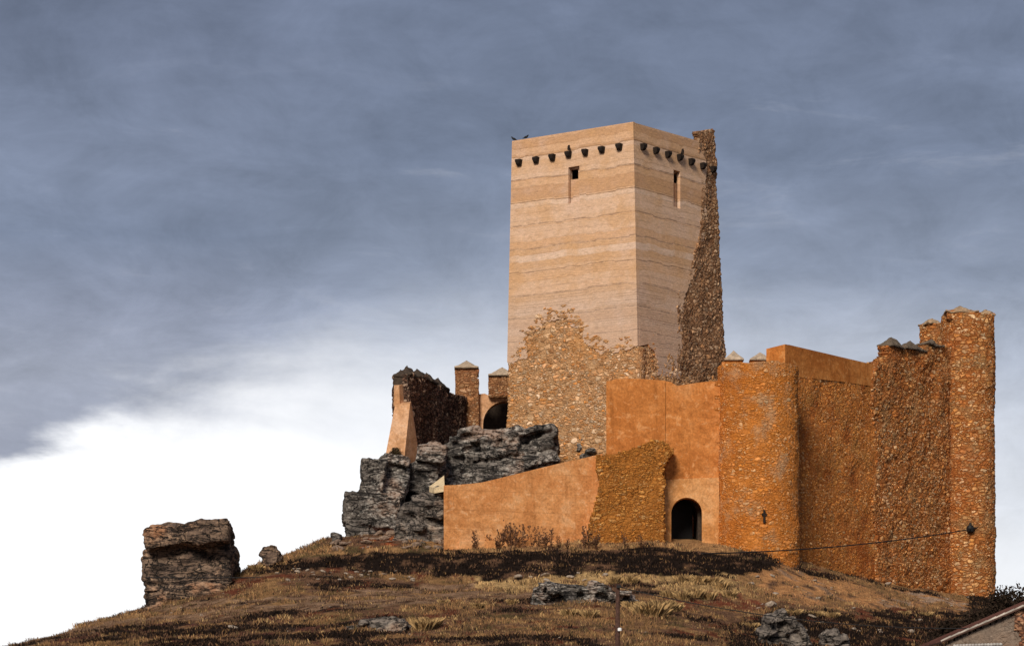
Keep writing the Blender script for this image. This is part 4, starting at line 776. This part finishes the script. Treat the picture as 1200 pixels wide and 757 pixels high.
# ------------------------------------------------------------------ bushes
def bush(loc, w, d, h, n, seed, label, leaf=.12, c=(.022, .014, .009), name='bush'):
    r2 = np.random.default_rng(seed); root = empty(name, loc, label, 'bush'); mb = MB(); rr = random.Random(seed); tips = []
    for _ in range(150):
        a = rr.uniform(0, 6.28); el = math.asin(rr.uniform(.05, 1)); q_ = rr.uniform(.75, 1.05); e = Vector((math.cos(a)*math.cos(el)*w*.5*q_, math.sin(a)*math.cos(el)*d*.5*q_, h*math.sin(el)*.95*q_)); m = e*.5+Vector((0, 0, h*.12)); mb.tube([(0, 0, -.2), m, e], [.05, .03, .012], 5); tips.append(e)
    st_ = mb.build('stem', M_wood); st_.parent = root
    cl = np.array([tips[i % len(tips)] for i in r2.integers(0, len(tips), n)])
    p = cl*np.sqrt(r2.uniform(.15, 1.1, (n, 1)))+r2.normal(0, 1, (n, 3))*np.array([w, d, h])*.04; p[:, 2] = np.abs(p[:, 2])
    a = r2.normal(0, 1, (n, 3)); a /= np.linalg.norm(a, axis=1)[:, None]; b = np.cross(a, r2.normal(0, 1, (n, 3))); b /= np.linalg.norm(b, axis=1)[:, None]; s = leaf*r2.uniform(.5, 1.4, (n, 1))
    v_ = np.stack([p-a*s, p+b*s*.4, p+a*s, p-b*s*.4], 1).reshape(-1, 3); i = np.arange(n)*4
    me = mesh('foliage', v_, np.stack([i, i+1, i+2, i+3], 1)); cc = np.array(c)[None]*r2.uniform(.5, 1.9, (n, 1))
    at_ = me.color_attributes.new('col', 'FLOAT_COLOR', 'POINT'); at_.data.foreach_set('color', np.repeat(np.concatenate([cc, np.ones((n, 1))], 1), 4, 0).ravel())
    me.materials.append(M_leaf); o = bpy.data.objects.new('foliage', me); COL.objects.link(o); o.parent = root
def ground_at(px, Y): x = (px-600)/F*Y; return Vector((x, Y, float(hill(np.array([x]), np.array([Y]))[0])))
def bush_to(px, Y, py_top, w, d, n, seed, label, **k):
    q = ground_at(px, Y); h = EYE+(900-py_top)/F*Y-q.z; bush(q, w, d, max(h, .4), n, seed, label, **k)
bush_to(1184, 185, 688, 5.5, 4.0, 30000, 1, 'big blackish bush behind the barn roof at the right edge')
bush_to(1148, 184, 712, 4.0, 3.0, 9000, 2, 'lower dark bush left of the big blackish bush, under the round tower')
bush_to(1215, 188, 692, 4.5, 3.5, 9000, 3, 'dark bush at the far right edge, cut by the frame')
bush_to(1112, 186, 724, 3.0, 2.5, 3500, 4, 'low dark bush at the left end of the bushes by the barn')
bush(P(463.5, 534.5, 204.6), 1.0, .7, .62, 900, 7, 'small dark bush growing at the foot of the tan buttress', leaf=.07, c=(.05, .035, .015))
# ------------------------------------------------------------------ pole, cables
pq = ground_at(723.5, 140); pole = empty('wooden_pole', pq, 'dark wooden pole with a small white insulator in the middle foreground', 'pole')
ptz = EYE+(900-684)/F*140
mb = MB(); mb.tube([pq-Vector((0, 0, .6)), pq+Vector((.01, 0, 1.5)), Vector((pq.x+.02, 140, ptz))], [.125, .118, .10], 10).build('post', M_wood, pole)
MB().tube([P(726.2, 735.2, 139.82), P(726.2, 736, 139.82), P(726.2, 738.8, 139.82), P(726.2, 739.4, 139.82)], [.05, .095, .095, .05], 9).build('insulator', M_white, pole)
MB().box(P(725.2, 687, 139.85), (.2, .14, .12)).build('bracket', M_black, pole)
def cable(name, a, b, sag, r, label, n=40):
    pts = [a.lerp(b, k/n)-Vector((0, 0, sag*4*(k/n)*(1-k/n))) for k in range(n+1)]
    o = MB().tube([p-a for p in pts], r, 5).build(name, M_black, None, True); o.location = a; return tag(o, label, 'cable')
cable('overhead_cable', P(724, 687, 139.9), P(1225, 733, 132.6), .75, .022, 'thin black cable sagging from the wooden pole to the barn')
cable('overhead_cable', P(1137, 620, 220.2), P(822, 648.5, 188.6), .35, .042, 'black cable running from the round tower down across the curtain wall')
cable('overhead_cable', P(1163, 615.5, 221.6), P(1137, 619, 220.2), .02, .042, 'short black cable end right of the insulator on the round tower', n=8)
q = ground_at(392, 184.5); cable('overhead_cable', P(170, 676.5, 182.3), Vector((q.x, q.y-.5, P(392, 675, 184).z)), .05, .04, 'black cable crossing the huge boulder towards the dark bank')
# ------------------------------------------------------------------ barn at the lower right
barn = empty('barn', P(1300, 800, 132), 'stone barn gable with a tiled sloping roof edge, cut by the bottom right corner', 'barn')
M_gable = rubble('gable_stone', 2.6, 3.6, [(.17, .13, .10), (.26, .20, .15), (.13, .075, .05), (.32, .25, .19)], (.20, .15, .115), fill=1.0, stain=(.24, .15, .10), stain_amt=.5, depth=.05, seed=15)
M_gable2 = rubble('gable_red_stone', 3.2, 3.8, [(.36, .15, .07), (.46, .26, .15), (.26, .09, .045), (.5, .34, .23)], (.12, .06, .04), depth=.08, seed=16)
M_tile = plain('clay_tile', (.085, .035, .026), .9, .5, 3)
bpz, bnz = vplane((1100, 133), (1500, 131))
masonry('gable_wall', linexy(bpz, bnz, 1109), linexy(bpz, bnz, 1500), 2.5, 11.2, [(1108, 753.5), (1200, 714), (1296, 673), (1312, 673), (1505, 757), (1505, 880), (1108, 880)], (0, .5, 0), M_gable, barn, res=.13, lump=.02, seed=81, jit=.2)
masonry('red_quoin', linexy(bpz+bnz*.06, bnz, 1186), linexy(bpz+bnz*.06, bnz, 1240), 2.5, 10, [(1190, 716), (1196, 714), (1240, 696), (1240, 880), (1194, 880), (1196, 800), (1190, 770), (1196, 745), (1188, 730)], (0, .3, 0), M_gable2, barn, res=.1, lump=.05, seed=82, jit=1.5)
v0, va, v1 = on_plane(1102, 753.5, bpz, bnz), on_plane(1304, 667.5, bpz, bnz), on_plane(1510, 757, bpz, bnz)
for s0, s1 in ((v0, va), (va, v1)):
    L = (s1-s0); back = Vector((0, 11, 0)); fr = Vector((0, -.28, 0)); up = Vector((0, 0, .07)); pr = [s0+fr, s1+fr, s1+back, s0+back]
    ro = MB().add(pr+[p+up for p in pr], [(0, 1, 2, 3), (4, 7, 6, 5), (0, 4, 5, 1), (1, 5, 6, 2), (2, 6, 7, 3), (3, 7, 4, 0)]).build('roof', M_wood, barn)
    m_ = MB(); nt_ = int(L.length/.42)
    for i in range(nt_):
        a, b = s0+L*(i/nt_), s0+L*((i+1.12)/nt_)
        for j in range(1):
            o_ = Vector((0, -.2, .08)); m_.tube([a+o_, b+o_+Vector((0, 0, .02))], [.05, .06], 8)
    t_ = m_.build('verge_tiles', M_tile if s0 is va else plain('mortared_tile', (.42, .36, .30), .9, .6, 1.3), None, True); t_.parent = ro; t_.data.transform(Matrix.Translation(-Vector(barn.location)))
    m_ = MB(); ny = 24
    for i in range(1, ny):
        o_ = Vector((0, -.1+i*.45, .06)); m_.tube([s0+o_, s1+o_], .07, 6)
    t_ = m_.build('roof_tiles', M_tile, None, True); t_.parent = ro; t_.data.transform(Matrix.Translation(-Vector(barn.location)))
le = empty('lean_to', P(1145, 800, 128), 'low lean-to with a pale tile eave in front of the barn gable', 'shed')
m_ = MB(); 
for i in range(16):
    a = P(1119+i*3.6, 756.6-i*.12, 127.5); m_.tube([a, a+Vector((0, .22, .01))], .075, 8)
m_.build('eave_tiles', plain('whitewashed_tile', (.34, .31, .28), .9, .3, 5), le, True)
a, b = P(1117, 759.5, 127.7), P(1176, 757.5, 127.7); pr = [a, b, b+Vector((0, 3.5, .10)), a+Vector((0, 3.5, .10))]
MB().add(pr+[p-Vector((0, 0, .1)) for p in pr], [(0, 1, 2, 3), (4, 7, 6, 5), (0, 4, 5, 1), (1, 5, 6, 2), (2, 6, 7, 3), (3, 7, 4, 0)]).build('roof', M_wood, le)
a2 = Vector(((a.x+b.x)/2, 129.4, 4.0)); MB().box(a2, (b.x-a.x-.2, 3.0, 5.2)).build('wall', M_gable, le)
SC.cycles.use_denoising = True
